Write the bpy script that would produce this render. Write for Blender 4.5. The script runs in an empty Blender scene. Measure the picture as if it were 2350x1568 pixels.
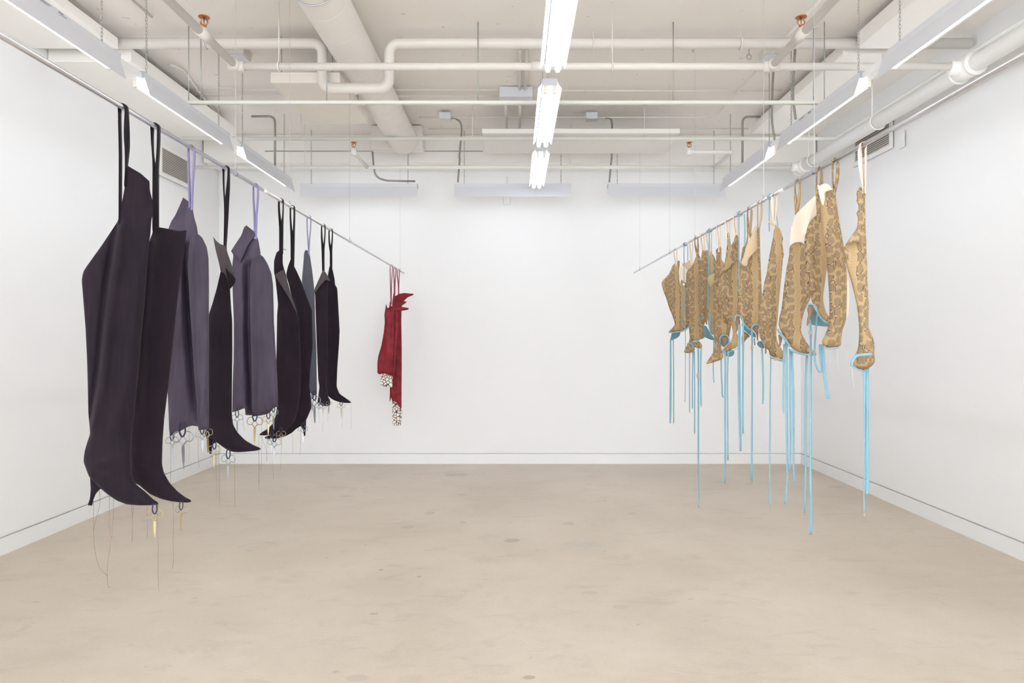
import bpy, bmesh, math, random
import numpy as np
from mathutils import Vector, Matrix, noise
from mathutils.geometry import delaunay_2d_cdt

random.seed(4)
S = bpy.context.scene
EXPO = 1.07
WORLD = 3.1
C = bpy.context.collection
F, VX, VY, EYE = 1567.0, 1183.0, 778.0, 1.42      # focal length in pixels, vanishing point, eye height


def at(px, py, Y):
    """the point at depth Y seen at a pixel of the photograph"""
    return Vector(((px - VX) * Y / F, Y, EYE - (py - VY) * Y / F))


# ------------------------------------------------------------------ helpers
def tag(o, label=None, cat=None, group=None, kind=None):
    if label: o['label'] = label
    if cat: o['category'] = cat
    if group: o['group'] = group
    if kind: o['kind'] = kind
    return o


def thing(name, label, cat, loc=(0, 0, 0), group=None):
    o = bpy.data.objects.new(name, None)
    o.empty_display_size = .05
    C.objects.link(o)
    o.location = loc
    return tag(o, label, cat, group)


def link(name, me, mat, parent=None, smooth=False):
    o = bpy.data.objects.new(name, me)
    C.objects.link(o)
    if mat: me.materials.append(mat)
    if parent is not None:
        o.parent = parent
        off = Vector(parent.location)
        p = parent.parent
        while p is not None:
            off += Vector(p.location); p = p.parent
        me.transform(Matrix.Translation(-off))
    if smooth:
        for p in me.polygons: p.use_smooth = True
    return o


def obj(name, bm, mat, parent=None, smooth=False):
    bmesh.ops.recalc_face_normals(bm, faces=bm.faces)
    me = bpy.data.meshes.new(name)
    bm.to_mesh(me); bm.free()
    return link(name, me, mat, parent, smooth)


def box(bm, x0, x1, y0, y1, z0, z1, bev=0):
    vs = [bm.verts.new((x, y, z)) for z in (z0, z1) for y in (y0, y1) for x in (x0, x1)]
    fs = [bm.faces.new([vs[i] for i in q]) for q in
          ((0, 2, 3, 1), (4, 5, 7, 6), (0, 1, 5, 4), (2, 6, 7, 3), (0, 4, 6, 2), (1, 3, 7, 5))]
    if bev:
        es = list({e for f in fs for e in f.edges})
        bmesh.ops.bevel(bm, geom=es, offset=bev, segments=2, affect='EDGES', profile=.5)


def bx(name, dims, mat, parent=None, bev=0):
    bm = bmesh.new(); box(bm, *dims, bev=bev)
    return obj(name, bm, mat, parent)


def tube(bm, pts, r, n=8, closed=False, caps=True, rr=None):
    pts = [Vector(p) for p in pts]
    N = len(pts)
    rings, up = [], None
    for i, p in enumerate(pts):
        a = pts[(i - 1) % N] if (closed or i > 0) else p
        b = pts[(i + 1) % N] if (closed or i < N - 1) else p
        t = (b - a)
        t = t.normalized() if t.length > 1e-9 else Vector((0, 0, 1))
        if up is None:
            up = Vector((0, 0, 1)) if abs(t.z) < .9 else Vector((1, 0, 0))
        up = (up - t * up.dot(t))
        up = up.normalized() if up.length > 1e-6 else t.orthogonal().normalized()
        s = t.cross(up)
        R = rr[i] if rr else r
        rings.append([bm.verts.new(p + (up * math.cos(k * 2 * math.pi / n) + s * math.sin(k * 2 * math.pi / n)) * R) for k in range(n)])
    for i in range(N if closed else N - 1):
        A, B = rings[i], rings[(i + 1) % N]
        for k in range(n):
            bm.faces.new((A[k], A[(k + 1) % n], B[(k + 1) % n], B[k]))
    if caps and not closed:
        bm.faces.new(rings[0]); bm.faces.new(rings[-1])


def rounded(pts, rad, seg=5):
    pts = [Vector(p) for p in pts]
    out = [pts[0]]
    for i in range(1, len(pts) - 1):
        a, p, b = pts[i - 1], pts[i], pts[i + 1]
        d1, d2 = (a - p), (b - p)
        r = min(rad, d1.length * .45, d2.length * .45)
        p1, p2 = p + d1.normalized() * r, p + d2.normalized() * r
        for k in range(seg + 1):
            t = k / seg
            out.append(p1 * (1 - t) ** 2 + p * 2 * t * (1 - t) + p2 * t * t)
    out.append(pts[-1])
    return out


def smooth_path(pts, n=6):
    """Catmull-Rom through 3D points"""
    P = [Vector(p) for p in pts]
    if len(P) < 3:
        return [P[0].lerp(P[-1], k / n) for k in range(n + 1)]
    P = [P[0] * 2 - P[1]] + P + [P[-1] * 2 - P[-2]]
    out = []
    for i in range(1, len(P) - 2):
        a, b, c, d = P[i - 1:i + 3]
        for k in range(n):
            t = k / n
            out.append(.5 * ((2 * b) + (c - a) * t + (2 * a - 5 * b + 4 * c - d) * t * t + (3 * b - a - 3 * c + d) * t ** 3))
    out.append(P[-2])
    return out


def pipe(name, pts, r, mat, parent=None, rad=.08, n=12):
    bm = bmesh.new()
    tube(bm, rounded(pts, rad) if len(pts) > 2 else pts, r, n)
    return obj(name, bm, mat, parent, True)


# ------------------------------------------------------------------ cloth and leather bodies
def outline(pts, Y, sp):
    """pixel outline -> evenly spaced, softly rounded loop in metres (x, z)"""
    P = [(((p[0] - VX) * Y / F), EYE - (p[1] - VY) * Y / F, len(p) > 2) for p in pts]
    loop, keep = [], []
    n = len(P)
    for i in range(n):
        a, b = P[i], P[(i + 1) % n]
        L = math.hypot(b[0] - a[0], b[1] - a[1])
        m = max(1, int(round(L / sp)))
        for k in range(m):
            t = k / m
            loop.append((a[0] + (b[0] - a[0]) * t, a[1] + (b[1] - a[1]) * t))
            keep.append(a[2] and k == 0)
    A = np.array(loop); K = np.array(keep)
    for _ in range(2):
        B = A * .5 + (np.roll(A, 1, 0) + np.roll(A, -1, 0)) * .25
        A = np.where(K[:, None], A, B)
    return A


def inside(pts, poly):
    x, y = pts[:, 0], pts[:, 1]
    res = np.zeros(len(pts), bool)
    x0, y0 = poly[:, 0], poly[:, 1]
    x1, y1 = np.roll(x0, -1), np.roll(y0, -1)
    for a, b, c, d in zip(x0, y0, x1, y1):
        if b == d: continue
        m = ((b > y) != (d > y)) & (x < (c - a) * (y - b) / (d - b) + a)
        res ^= m
    return res


def seg_dist(P, A, B):
    d = B - A
    L = (d * d).sum()
    t = np.clip(((P - A) @ d) / max(L, 1e-12), 0, 1)
    return np.linalg.norm(P - (A + t[:, None] * d), axis=1)


def inflate(name, pts, Y, mat, parent, c=.35, sp=None, folds=(), yaw=0., wave=.004, seed=0, cap=None, rag=0., lean=0.):
    """a stuffed or hanging cloth body: traced outline, elliptical thickness from a Poisson solve, folds pushed in and out"""
    sp = sp or max(.006, .0052 * Y / 2.2 * 1.15)
    L = outline(pts, Y, sp * .7)
    if rag:
        rng = np.random.RandomState(seed + 3)
        L = L + rng.uniform(-rag, rag, L.shape)
    lo, hi = L.min(0), L.max(0)
    h = sp * 1.05
    gx = np.arange(lo[0], hi[0], h); gz = np.arange(lo[1], hi[1], h * .866)
    G = np.array([(x + (h / 2 if j % 2 else 0), z) for j, z in enumerate(gz) for x in gx]) if len(gx) and len(gz) else np.zeros((0, 2))
    if len(G):
        G = G[inside(G, L)]
    if len(G):
        dmin = np.full(len(G), 1e9)
        for i in range(len(L)):
            dmin = np.minimum(dmin, np.linalg.norm(G - L[i], axis=1))
        G = G[dmin > 1.25 * sp]
    # two regular rings just inside the edge, so that the rounding of the rim is even
    T = np.roll(L, -1, 0) - np.roll(L, 1, 0)
    Nn = np.stack([-T[:, 1], T[:, 0]], 1) / np.maximum(np.linalg.norm(T, axis=1), 1e-9)[:, None]
    area = .5 * np.sum(L[:, 0] * np.roll(L[:, 1], -1) - np.roll(L[:, 0], -1) * L[:, 1])
    if area < 0: Nn = -Nn
    for k, (dist, step) in enumerate(((.28 * sp, 1), (.78 * sp, 1))):
        R = (L + Nn * dist)[::step]
        R = R[inside(R, L)]
        if len(R):
            dm = np.array([np.min(np.hypot(L[:, 0] - q[0], L[:, 1] - q[1])) for q in R])
            R = R[dm > dist * .93]
            if len(R):
                keep = [0]
                for i in range(1, len(R)):
                    if np.min(np.linalg.norm(R[keep[-6:]] - R[i], axis=1)) > .3 * sp: keep.append(i)
                R = R[keep]
                G = np.vstack([G, R]) if len(G) else R
    V = [Vector((float(a), float(b))) for a, b in L] + [Vector((float(a), float(b))) for a, b in G]
    nb = len(L)
    vs, es, fs, *_ = delaunay_2d_cdt(V, [(i, (i + 1) % nb) for i in range(nb)], [], 1, 1e-7)
    vs = np.array([(v.x, v.y) for v in vs]); fs = [list(f) for f in fs]
    N = len(vs)
    cnt = {}
    for f in fs:
        for i in range(len(f)):
            k = (min(f[i], f[i - 1]), max(f[i], f[i - 1]))
            cnt[k] = cnt.get(k, 0) + 1
    bnd = np.zeros(N, bool)
    for (a, b), k in cnt.items():
        if k == 1: bnd[a] = bnd[b] = True
    # Poisson solve with cotangent weights
    tri = np.array(fs)
    W, src = {}, np.zeros(N)
    P3 = vs[tri]
    ar = .5 * np.abs((P3[:, 1, 0] - P3[:, 0, 0]) * (P3[:, 2, 1] - P3[:, 0, 1]) - (P3[:, 2, 0] - P3[:, 0, 0]) * (P3[:, 1, 1] - P3[:, 0, 1]))
    EA, EB, EW = [], [], []
    for k in range(3):
        a, b, q = tri[:, k], tri[:, (k + 1) % 3], tri[:, (k + 2) % 3]
        np.add.at(src, a, ar / 3)
        va, vb = vs[a] - vs[q], vs[b] - vs[q]
        EA.append(a); EB.append(b); EW.append(.5 * (va * vb).sum(1) / np.maximum(2 * ar, 1e-12))
    EA, EB, EW = np.concatenate(EA), np.concatenate(EB), np.clip(np.concatenate(EW), -2, 8)
    dgw = np.bincount(EA, EW, N) + np.bincount(EB, EW, N)
    E = np.array(list(cnt.keys()))
    deg = np.zeros(N); np.add.at(deg, E[:, 0], 1); np.add.at(deg, E[:, 1], 1)
    inner = np.where(~bnd)[0]
    idx = -np.ones(N, int); idx[inner] = np.arange(len(inner))
    u = np.zeros(N)
    if len(inner):
        ea, eb = idx[EA], idx[EB]
        both = (ea >= 0) & (eb >= 0)
        ea, eb, ew = ea[both], eb[both], EW[both]
        dg, rhs, n_in = np.maximum(dgw[inner], 1e-3), src[inner], len(inner)

        def lap(x):
            return dg * x - np.bincount(ea, ew * x[eb], n_in) - np.bincount(eb, ew * x[ea], n_in)
        x = np.zeros(n_in); res = rhs - lap(x); z = res / dg; dr = z.copy(); rz = res @ z
        for _ in range(400):                      # preconditioned conjugate gradients
            Ad = lap(dr); al = rz / max(dr @ Ad, 1e-30)
            x += al * dr; res -= al * Ad
            z = res / dg; rn = res @ z
            if rn < 1e-16 * max(rhs @ rhs, 1e-30): break
            dr = z + dr * (rn / rz); rz = rn
        u[inner] = x
    t = np.sqrt(np.maximum(2 * u, 0))
    pyv = VY - (vs[:, 1] - EYE) * F / Y
    if isinstance(c, (list, tuple)):
        cc = np.interp(pyv, [k[0] for k in c], [k[1] for k in c])
    else:
        cc = c
    t = t * cc
    if cap: t = cap * np.tanh(t / cap)
    pxv = VX + vs[:, 0] * F / Y
    d = np.zeros(N)
    Pp = np.stack([pxv, pyv], 1)
    for poly, amp, wid in folds:
        dist = np.full(N, 1e9)
        for a, b in zip(poly[:-1], poly[1:]):
            dist = np.minimum(dist, seg_dist(Pp, np.array(a, float), np.array(b, float)))
        d += amp * np.exp(-(dist / max(wid, 1.15 * sp * F / Y)) ** 2)
    def relax(q, n, fixed=None):
        for _ in range(n):
            s = np.bincount(E[:, 0], q[E[:, 1]], N) + np.bincount(E[:, 1], q[E[:, 0]], N)
            a = q * .4 + .6 * s / np.maximum(deg, 1)
            q = a if fixed is None else np.where(fixed, q, a)
        return q
    d = relax(d, 4)
    if wave:
        d += np.array([wave * (noise.noise(Vector((x * 22, z * 3.5, seed * 7.3))) + .35 * noise.noise(Vector((x * 50, z * 11, seed * 3.1)))) for x, z in vs])
    xc = vs[:, 0].mean(); zt = vs[:, 1].max()
    yc = Y + yaw * (vs[:, 0] - xc) + lean * (zt - vs[:, 1]) - d
    k = yc / Y
    X, Z = vs[:, 0] * k, EYE + (vs[:, 1] - EYE) * k
    e = .0012
    bm = bmesh.new()
    f_ = [bm.verts.new((X[i], yc[i] - (t[i] + e if not bnd[i] else 0), Z[i])) for i in range(N)]
    b_ = [f_[i] if bnd[i] else bm.verts.new((X[i], yc[i] + t[i] + e, Z[i])) for i in range(N)]
    for f in fs:
        try:
            bm.faces.new([f_[i] for i in f])
            if any(not bnd[i] for i in f):
                bm.faces.new([b_[i] for i in reversed(f)])
        except ValueError:
            pass
    o = obj(name, bm, mat, parent, True)
    return o


def band(bm, pts, th=.002):
    """flat strip; pts = [(Vector centre, Vector full width)]"""
    rings = []
    for i, (p, w) in enumerate(pts):
        a = pts[max(i - 1, 0)][0]; b = pts[min(i + 1, len(pts) - 1)][0]
        t = (b - a).normalized()
        nrm = t.cross(w)
        nrm = nrm.normalized() * th / 2 if nrm.length > 1e-9 else Vector((0, th / 2, 0))
        h = w * .5
        rings.append([bm.verts.new(p + q) for q in (h + nrm, h - nrm, -h - nrm, -h + nrm)])
    for A, B in zip(rings[:-1], rings[1:]):
        for k in range(4):
            bm.faces.new((A[k], A[(k + 1) % 4], B[(k + 1) % 4], B[k]))
    bm.faces.new(rings[0]); bm.faces.new(rings[-1])


def densify(pts, n=6):
    q = smooth_path([Vector((p[0], p[1], p[2] if len(p) > 2 else 0)) for p in pts], n)
    return [(v.x, v.y, v.z) for v in q]


def turned(c, w, wm):
    """full-width vector of a strip of real width wm, twisted until it shows w pixels wide"""
    d = math.hypot(c.x, c.y)
    e1 = Vector((c.y, -c.x, 0)) / d; e2 = Vector((c.x, c.y, 0)) / d
    a = min(max(w, .5) * d / F * (c.y / d), wm)
    return e1 * a + e2 * math.sqrt(max(wm * wm - a * a, 0))


def ribbon(name, pts, Y, mat, parent=None, wm=None, dY=0, th=.0016, n=5):
    """pts: (px, py, width px), seen nearly flat; real width wm shows as turned where it looks narrower"""
    Q = densify(pts, n)
    wmax = wm or max(q[2] for q in Q) * Y / F
    out = []
    for x, y, w in Q:
        out.append((at(x, y, Y + dY), turned(at(x, y, Y + dY), w, wmax)))
    bm = bmesh.new(); band(bm, out, th)
    return obj(name, bm, mat, parent, True)


class Rod:
    def __init__(s, X, Z, r): s.X, s.Z, s.r = X, Z, r
    def Y(s, px): return F * s.X / (px - VX)


ROD_L = Rod(-1.25, 2.157, .0088)
ROD_R = Rod(1.33, 2.162, .0086)


def loop_strap(name, rod, Y, left, right, wm, mat, parent, dY=0.):
    """strap from the garment up one side, over the rod and down the other; strands = (px, py, width px) from bottom to top"""
    def strand(pts):
        out = []
        for x, y, w in densify(pts, 6):
            out.append((at(x, y, Y + dY), turned(at(x, y, Y + dY), w, wm)))
        return out
    left = [(left[0][0], left[0][1] + 9, left[0][2])] + list(left)
    right = [(right[0][0], right[0][1] + 9, right[0][2])] + list(right)
    a, b = strand(left), strand(right)
    r = rod.r + .0025
    arc = []
    for k in range(9):
        an = math.pi - k * math.pi / 8
        arc.append((Vector((rod.X + r * math.cos(an), Y, rod.Z + r * math.sin(an))), Vector((0, wm, 0))))
    for st, s in ((a, -1), (b, 1)):        # ease each strand to its own side of the rod
        for i, (p, w) in enumerate(st):
            k = min(max((p.z - (rod.Z - .16)) / .14, 0), 1); k = k * k * (3 - 2 * k)
            p.x += (rod.X + s * r - p.x) * k
            p.y += (Y - p.y) * k
        while st and st[-1][0].z > rod.Z - .004: st.pop()
        st.append((Vector((rod.X + s * r, Y, rod.Z - .004)), Vector((0.1 * wm, .99 * wm, 0))))
    bm = bmesh.new()
    band(bm, a + arc + b[::-1])
    return obj(name, bm, mat, parent, True)


def thread(pts, Y, mat, parent, r=.0006, dY=0):
    bm = bmesh.new()
    P = [at(x, y, Y + dY) for x, y in pts]
    tube(bm, smooth_path(P, 5), r, 4)
    return obj('thread', bm, mat, parent, True)


# ------------------------------------------------------------------ materials
class NT:
    def __init__(s, name):
        s.m = bpy.data.materials.new(name); s.m.use_nodes = True
        s.n = s.m.node_tree.nodes; s.l = s.m.node_tree.links
        s.b = s.n['Principled BSDF']
    def add(s, t, **kw):
        n = s.n.new(t)
        for k, v in kw.items():
            if hasattr(n, k): setattr(n, k, v)
            else: n.inputs[k.replace('_', ' ')].default_value = v
        return n
    def set(s, **kw):
        for k, v in kw.items():
            s.b.inputs[k.replace('_', ' ')].default_value = v
        return s
    def math(s, op, a, b=None, clamp=False):
        n = s.n.new('ShaderNodeMath'); n.operation = op; n.use_clamp = clamp
        for i, v in enumerate((a, b)):
            if v is None: continue
            if isinstance(v, (int, float)): n.inputs[i].default_value = v
            else: s.l.new(v, n.inputs[i])
        return n.outputs[0]
    def ramp(s, fac, stops):
        n = s.n.new('ShaderNodeValToRGB')
        e = n.color_ramp.elements
        while len(e) < len(stops): e.new(.5)
        for k, (p, c) in zip(e, stops):
            k.position = p; k.color = (*c, 1) if len(c) == 3 else c
        s.l.new(fac, n.inputs[0])
        return n.outputs[0]
    def mix(s, fac, a, b):
        n = s.n.new('ShaderNodeMix'); n.data_type = 'RGBA'
        for sk, v in ((n.inputs[0], fac), (n.inputs[6], a), (n.inputs[7], b)):
            if isinstance(v, (int, float)): sk.default_value = v
            elif isinstance(v, tuple): sk.default_value = (*v, 1)
            else: s.l.new(v, sk)
        return n.outputs[2]
    def coord(s, scale=(1, 1, 1), rnd=False):
        tc = s.n.new('ShaderNodeTexCoord')
        mp = s.n.new('ShaderNodeMapping'); mp.inputs['Scale'].default_value = scale
        s.l.new(tc.outputs['Object'], mp.inputs[0])
        if rnd:
            oi = s.n.new('ShaderNodeObjectInfo')
            s.l.new(s.math('MULTIPLY', oi.outputs['Random'], 37.), mp.inputs['Location'])
        return mp.outputs[0]
    def noise(s, co, scale, detail=4, rough=.5, dist=0.):
        n = s.add('ShaderNodeTexNoise'); s.l.new(co, n.inputs['Vector'])
        n.inputs['Scale'].default_value = scale; n.inputs['Detail'].default_value = detail
        n.inputs['Roughness'].default_value = rough; n.inputs['Distortion'].default_value = dist
        return n.outputs[0]
    def bump(s, h, strength=.2, dist=.01):
        n = s.n.new('ShaderNodeBump'); n.inputs['Strength'].default_value = strength; n.inputs['Distance'].default_value = dist
        s.l.new(h, n.inputs['Height']); s.l.new(n.outputs[0], s.b.inputs['Normal'])
    def base(s, c):
        s.l.new(c, s.b.inputs['Base Color']); return s


def plain(name, col, rough=.5, metal=0., var=.06, sc=9., bump=0., **kw):
    t = NT(name)
    t.set(Roughness=rough, Metallic=metal, **kw)
    co = t.coord()
    nz = t.noise(co, sc, 3)
    t.base(t.mix(nz, tuple(c * (1 - var) for c in col), tuple(min(c * (1 + var), 1) for c in col)))
    if bump: t.bump(t.noise(co, 180, 3), bump, .003)
    return t.m


def cloth(name, c1, c2, rough=.85, sheen=.3, tint=(1, 1, 1, 1), bump=.25, stretch=(60, 60, 9), spec=.15):
    t = NT(name)
    t.set(Roughness=rough, Specular_IOR_Level=spec, Sheen_Weight=sheen, Sheen_Roughness=.45, Sheen_Tint=tint)
    co = t.coord()
    st = t.noise(t.coord(stretch), 1, 4, .6)
    big = t.noise(co, 5, 3)
    f = t.math('ADD', t.math('MULTIPLY', st, .5), t.math('MULTIPLY', big, .5))
    t.base(t.ramp(f, [(.3, c1), (.7, c2)]))
    weave = t.noise(t.coord((900, 900, 900)), 1, 2)
    t.bump(t.math('ADD', t.math('MULTIPLY', weave, .25), st), bump, .004)
    return t.m


M = {}
M['wall'] = plain('white wall paint', (.835, .835, .833), .6, var=.008, sc=2.5, bump=.03)
M['base'] = plain('white baseboard paint', (.83, .83, .825), .45, var=.01)
M['recess'] = plain('dark reveal', (.30, .28, .26), .8)
def ceil_mat():
    t = NT('cream ceiling paint'); t.set(Roughness=.8)
    co = t.coord()
    c = t.mix(t.noise(co, 1.3, 4), (.86, .82, .775), (.91, .875, .835))
    c = t.mix(t.ramp(t.noise(t.coord((1, 1.6, 1)), 17, 2), [(.735, (0, 0, 0)), (.76, (.6, .6, .6))]), c, (.42, .36, .31))
    t.base(c); t.bump(t.noise(co, 30, 4), .06, .01)
    return t.m
M['ceil'] = ceil_mat()
M['soffit'] = plain('cream soffit paint', (.89, .865, .83), .7, var=.015, sc=2.)
M['pipe'] = plain('cream pipe paint', (.765, .735, .69), .45, var=.02, sc=6)
M['main'] = plain('white pipe paint', (.87, .855, .83), .4, var=.02, sc=6)
M['greenpipe'] = plain('pale green white paint', (.72, .73, .675), .45, var=.02, sc=6)
M['duct'] = plain('painted duct', (.83, .80, .765), .5, var=.03, sc=5, bump=.05)
M['shade'] = plain('beige box paint', (.82, .775, .71), .7, var=.03)
M['galv'] = plain('galvanised steel', (.47, .48, .46), .45, .7, var=.15, sc=30)
M['flex'] = plain('grey flexible conduit', (.34, .33, .31), .45, .5, var=.15, sc=60)
M['steel'] = plain('polished steel tube', (.70, .70, .74), .28, .95, var=.04, sc=14)
M['white_sleeve'] = plain('white sleeve', (.88, .88, .87), .4)
M['brass_head'] = plain('copper orange sprinkler metal', (.52, .21, .07), .35, .7, var=.2, sc=40)
M['lightmetal'] = plain('pale grey enamel', (.70, .715, .76), .4, .0, var=.01)
M['reflect'] = plain('white reflector enamel', (.90, .90, .91), .35)
M['zinc'] = plain('zinc end plate', (.52, .55, .60), .4, .6)
M['socket'] = plain('lamp socket plastic', (.75, .70, .62), .5)
M['ink'] = plain('dark print', (.18, .18, .2), .6)
M['vent'] = plain('vent paint', (.82, .80, .77), .5)
M['ventdark'] = plain('vent cavity', (.22, .19, .16), .9)
M['gold'] = plain('brass scissors', (.40, .31, .17), .35, .9, var=.1, sc=40)
M['silver'] = plain('steel scissors', (.31, .32, .34), .33, .9, var=.15, sc=40)
M['crimp'] = plain('brown clasp', (.42, .33, .245), .5, var=.2, sc=60)
M['cordnavy'] = plain('navy cord', (.02, .02, .045), .8)
M['suede'] = cloth('black purple suede', (.0105, .0072, .0115), (.0195, .0125, .0185), .9, .06, (1, .8, .9, 1))
M['suede2'] = cloth('purple black suede', (.0125, .0082, .0125), (.0225, .0145, .021), .9, .06, (1, .8, .9, 1))
M['suedelin'] = cloth('grey brown lining', (.062, .051, .055), (.092, .077, .083), .9, .08)
M['satin'] = cloth('grey purple satin', (.035, .0245, .044), (.066, .048, .078), .45, .06, (.9, .85, 1, 1), .6, (30, 30, 5), .3)
M['sidelit'] = cloth('blue slate satin', (.036, .040, .056), (.070, .068, .092), .5, .18, (.9, .9, 1, 1), .6, (30, 30, 5), .3)  # same satin as the other skirts, side light put into its bluish colour
M['lilac'] = cloth('lilac ribbon', (.19, .165, .33), (.27, .24, .42), .5, .2)
M['blackstrap'] = cloth('black strap', (.007, .005, .007), (.016, .011, .016), .8, .08)
M['threadm'] = plain('purple brown thread', (.22, .15, .14), .8)
M['threadl'] = plain('pale thread', (.62, .72, .74), .8)
M['blue'] = cloth('sky blue ribbon', (.165, .345, .435), (.27, .46, .55), .55, .2, (1, 1, 1, 1), .15, (12, 12, 3))
M['sole'] = cloth('teal blue sole', (.11, .21, .24), (.16, .28, .31), .7, .1)
M['cream'] = cloth('cream suede lining', (.70, .56, .44), (.84, .72, .60), .9, .2, (1, .95, .9, 1), .15, (8, 8, 5))
M['creamtan'] = cloth('tan suede lining', (.50, .37, .23), (.66, .52, .36), .9, .2, (1, .95, .9, 1), .15, (8, 8, 5))
M['olive'] = cloth('olive tan lining', (.36, .29, .15), (.50, .42, .26), .9, .2, (1, .95, .9, 1), .15, (8, 8, 5))
M['shadedskin'] = cloth('shaded inner skin', (.035, .026, .02), (.10, .075, .05), .7, .1)  # unused; the shade inside a boot put into the skin colour


def red_leather():
    t = NT('oxblood red leather')
    t.set(Roughness=.45, Specular_IOR_Level=.2)
    co = t.coord()
    t.base(t.ramp(t.noise(co, 14, 5), [(.3, (.14, .007, .013)), (.7, (.25, .016, .026))]))
    t.bump(t.noise(t.coord((26, 26, 14)), 1, 5, .6, .6), .5, .012)
    return t.m
M['red'] = red_leather()
M['redstrap'] = plain('red strap', (.30, .03, .07), .5)


def crackle():
    t = NT('white lace patterned lining')
    t.set(Roughness=.7)
    v = t.add('ShaderNodeTexVoronoi', feature='DISTANCE_TO_EDGE'); v.inputs['Scale'].default_value = 34
    t.l.new(t.coord(), v.inputs['Vector'])
    t.base(t.ramp(v.outputs[0], [(.06, (.09, .035, .03)), (.11, (.80, .76, .68))]))
    return t.m
M['crackle'] = crackle()


def snake(name, base, dark, line, p=.029, q=.039):
    """python skin: staggered columns of brown blotches with dark X marks between them and every third column a pale ladder of belly scales"""
    t = NT(name)
    t.set(Roughness=.55, Specular_IOR_Level=.35)
    co0 = t.coord(rnd=True)
    wob = t.n.new('ShaderNodeTexNoise'); wob.inputs['Scale'].default_value = 24; wob.inputs['Detail'].default_value = 3
    t.l.new(co0, wob.inputs['Vector'])
    va = t.n.new('ShaderNodeVectorMath'); va.operation = 'MULTIPLY_ADD'
    t.l.new(wob.outputs['Color'], va.inputs[0]); va.inputs[1].default_value = (.026, .0, .026); t.l.new(co0, va.inputs[2])
    sx = t.n.new('ShaderNodeSeparateXYZ'); t.l.new(va.outputs[0], sx.inputs[0])
    X, Z = sx.outputs['X'], sx.outputs['Z']
    m = t.math
    def soft(v, a, b):          # 1 below a, 0 above b
        return t.ramp(v, [(a, (1, 1, 1)), (b, (0, 0, 0))])
    cx = m('DIVIDE', X, p)
    col = m('FLOOR', cx)
    u = m('ABSOLUTE', m('SUBTRACT', m('FRACT', cx), .5))
    us = m('SUBTRACT', m('FRACT', cx), .5)
    vz = m('ADD', m('DIVIDE', Z, q), m('MULTIPLY', m('FLOORED_MODULO', col, 2.), .5))
    v = m('ABSOLUTE', m('SUBTRACT', m('FRACT', vz), .5))
    ladder = m('GREATER_THAN', m('FLOORED_MODULO', col, 4.), 2.5)
    skin = m('SUBTRACT', 1., ladder)
    fine = m('SUBTRACT', t.noise(co0, 210, 2), .5)
    e = m('ADD', m('POWER', m('DIVIDE', u, .40), 2.6), m('POWER', m('DIVIDE', v, .36), 2.6))
    e = m('ADD', e, m('MULTIPLY', fine, .8))
    blot = m('MULTIPLY', soft(m('MULTIPLY', e, .5), .32, .60), skin)
    dv = m('SUBTRACT', .5, v)
    xm = m('ABSOLUTE', m('SUBTRACT', dv, m('MULTIPLY', u, .62)))
    xmark = m('MULTIPLY', soft(xm, .02, .06), m('MULTIPLY', m('LESS_THAN', u, .36), skin))
    wav = m('ABSOLUTE', m('SUBTRACT', m('SUBTRACT', .5, u), m('MULTIPLY', m('ABSOLUTE', m('SINE', m('MULTIPLY', vz, 3.14159))), .13)))
    brk = t.ramp(t.noise(co0, 30, 2), [(.47, (0, 0, 0)), (.53, (1, 1, 1))])
    brk2 = t.ramp(t.noise(co0, 24, 2), [(.44, (0, 0, 0)), (.53, (1, 1, 1))])
    wline = m('MULTIPLY', soft(wav, .02, .07), m('MULTIPLY', brk, skin))
    lines = m('MAXIMUM', m('MULTIPLY', xmark, brk2), wline)
    tick = m('MULTIPLY', m('MULTIPLY', m('LESS_THAN', m('FRACT', m('DIVIDE', Z, .0085)), .3), m('LESS_THAN', u, .30)), m('MULTIPLY', ladder, .45))
    lg = t.noise(co0, 7, 3)
    bcol = t.mix(lg, tuple(b * .84 for b in base), tuple(b * 1.14 for b in base))
    bcol = t.mix(m('MULTIPLY', t.noise(co0, 150, 2), .35), bcol, dark)
    c = t.mix(m('MULTIPLY', blot, .78), bcol, dark)
    c = t.mix(tick, c, dark)
    c = t.mix(m('MULTIPLY', lines, .9), c, line)
    t.base(c)
    sv = t.n.new('ShaderNodeTexVoronoi'); sv.inputs['Scale'].default_value = 190; t.l.new(co0, sv.inputs['Vector'])
    t.bump(sv.outputs['Distance'], .25, .003)
    return t.m
M['snake'] = snake('python skin leather', (.455, .315, .155), (.225, .152, .088), (.052, .035, .027))
M['snakelight'] = M['snake']
M['heel'] = plain('brown snakeskin heel', (.25, .15, .085), .5, var=.35, sc=45)


def tube_glow(nm='lit fluorescent tube', k=1.):
    t = NT(nm)
    t.set(Base_Color=(.95, .95, .95, 1), Emission_Color=(.90, .958, 1.025, 1), Emission_Strength=TUBE * k)
    return t.m
TUBE = 8.4
M['glow'] = tube_glow()
M['glow_dim'] = tube_glow('dimmer fluorescent tube', .3)


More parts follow.
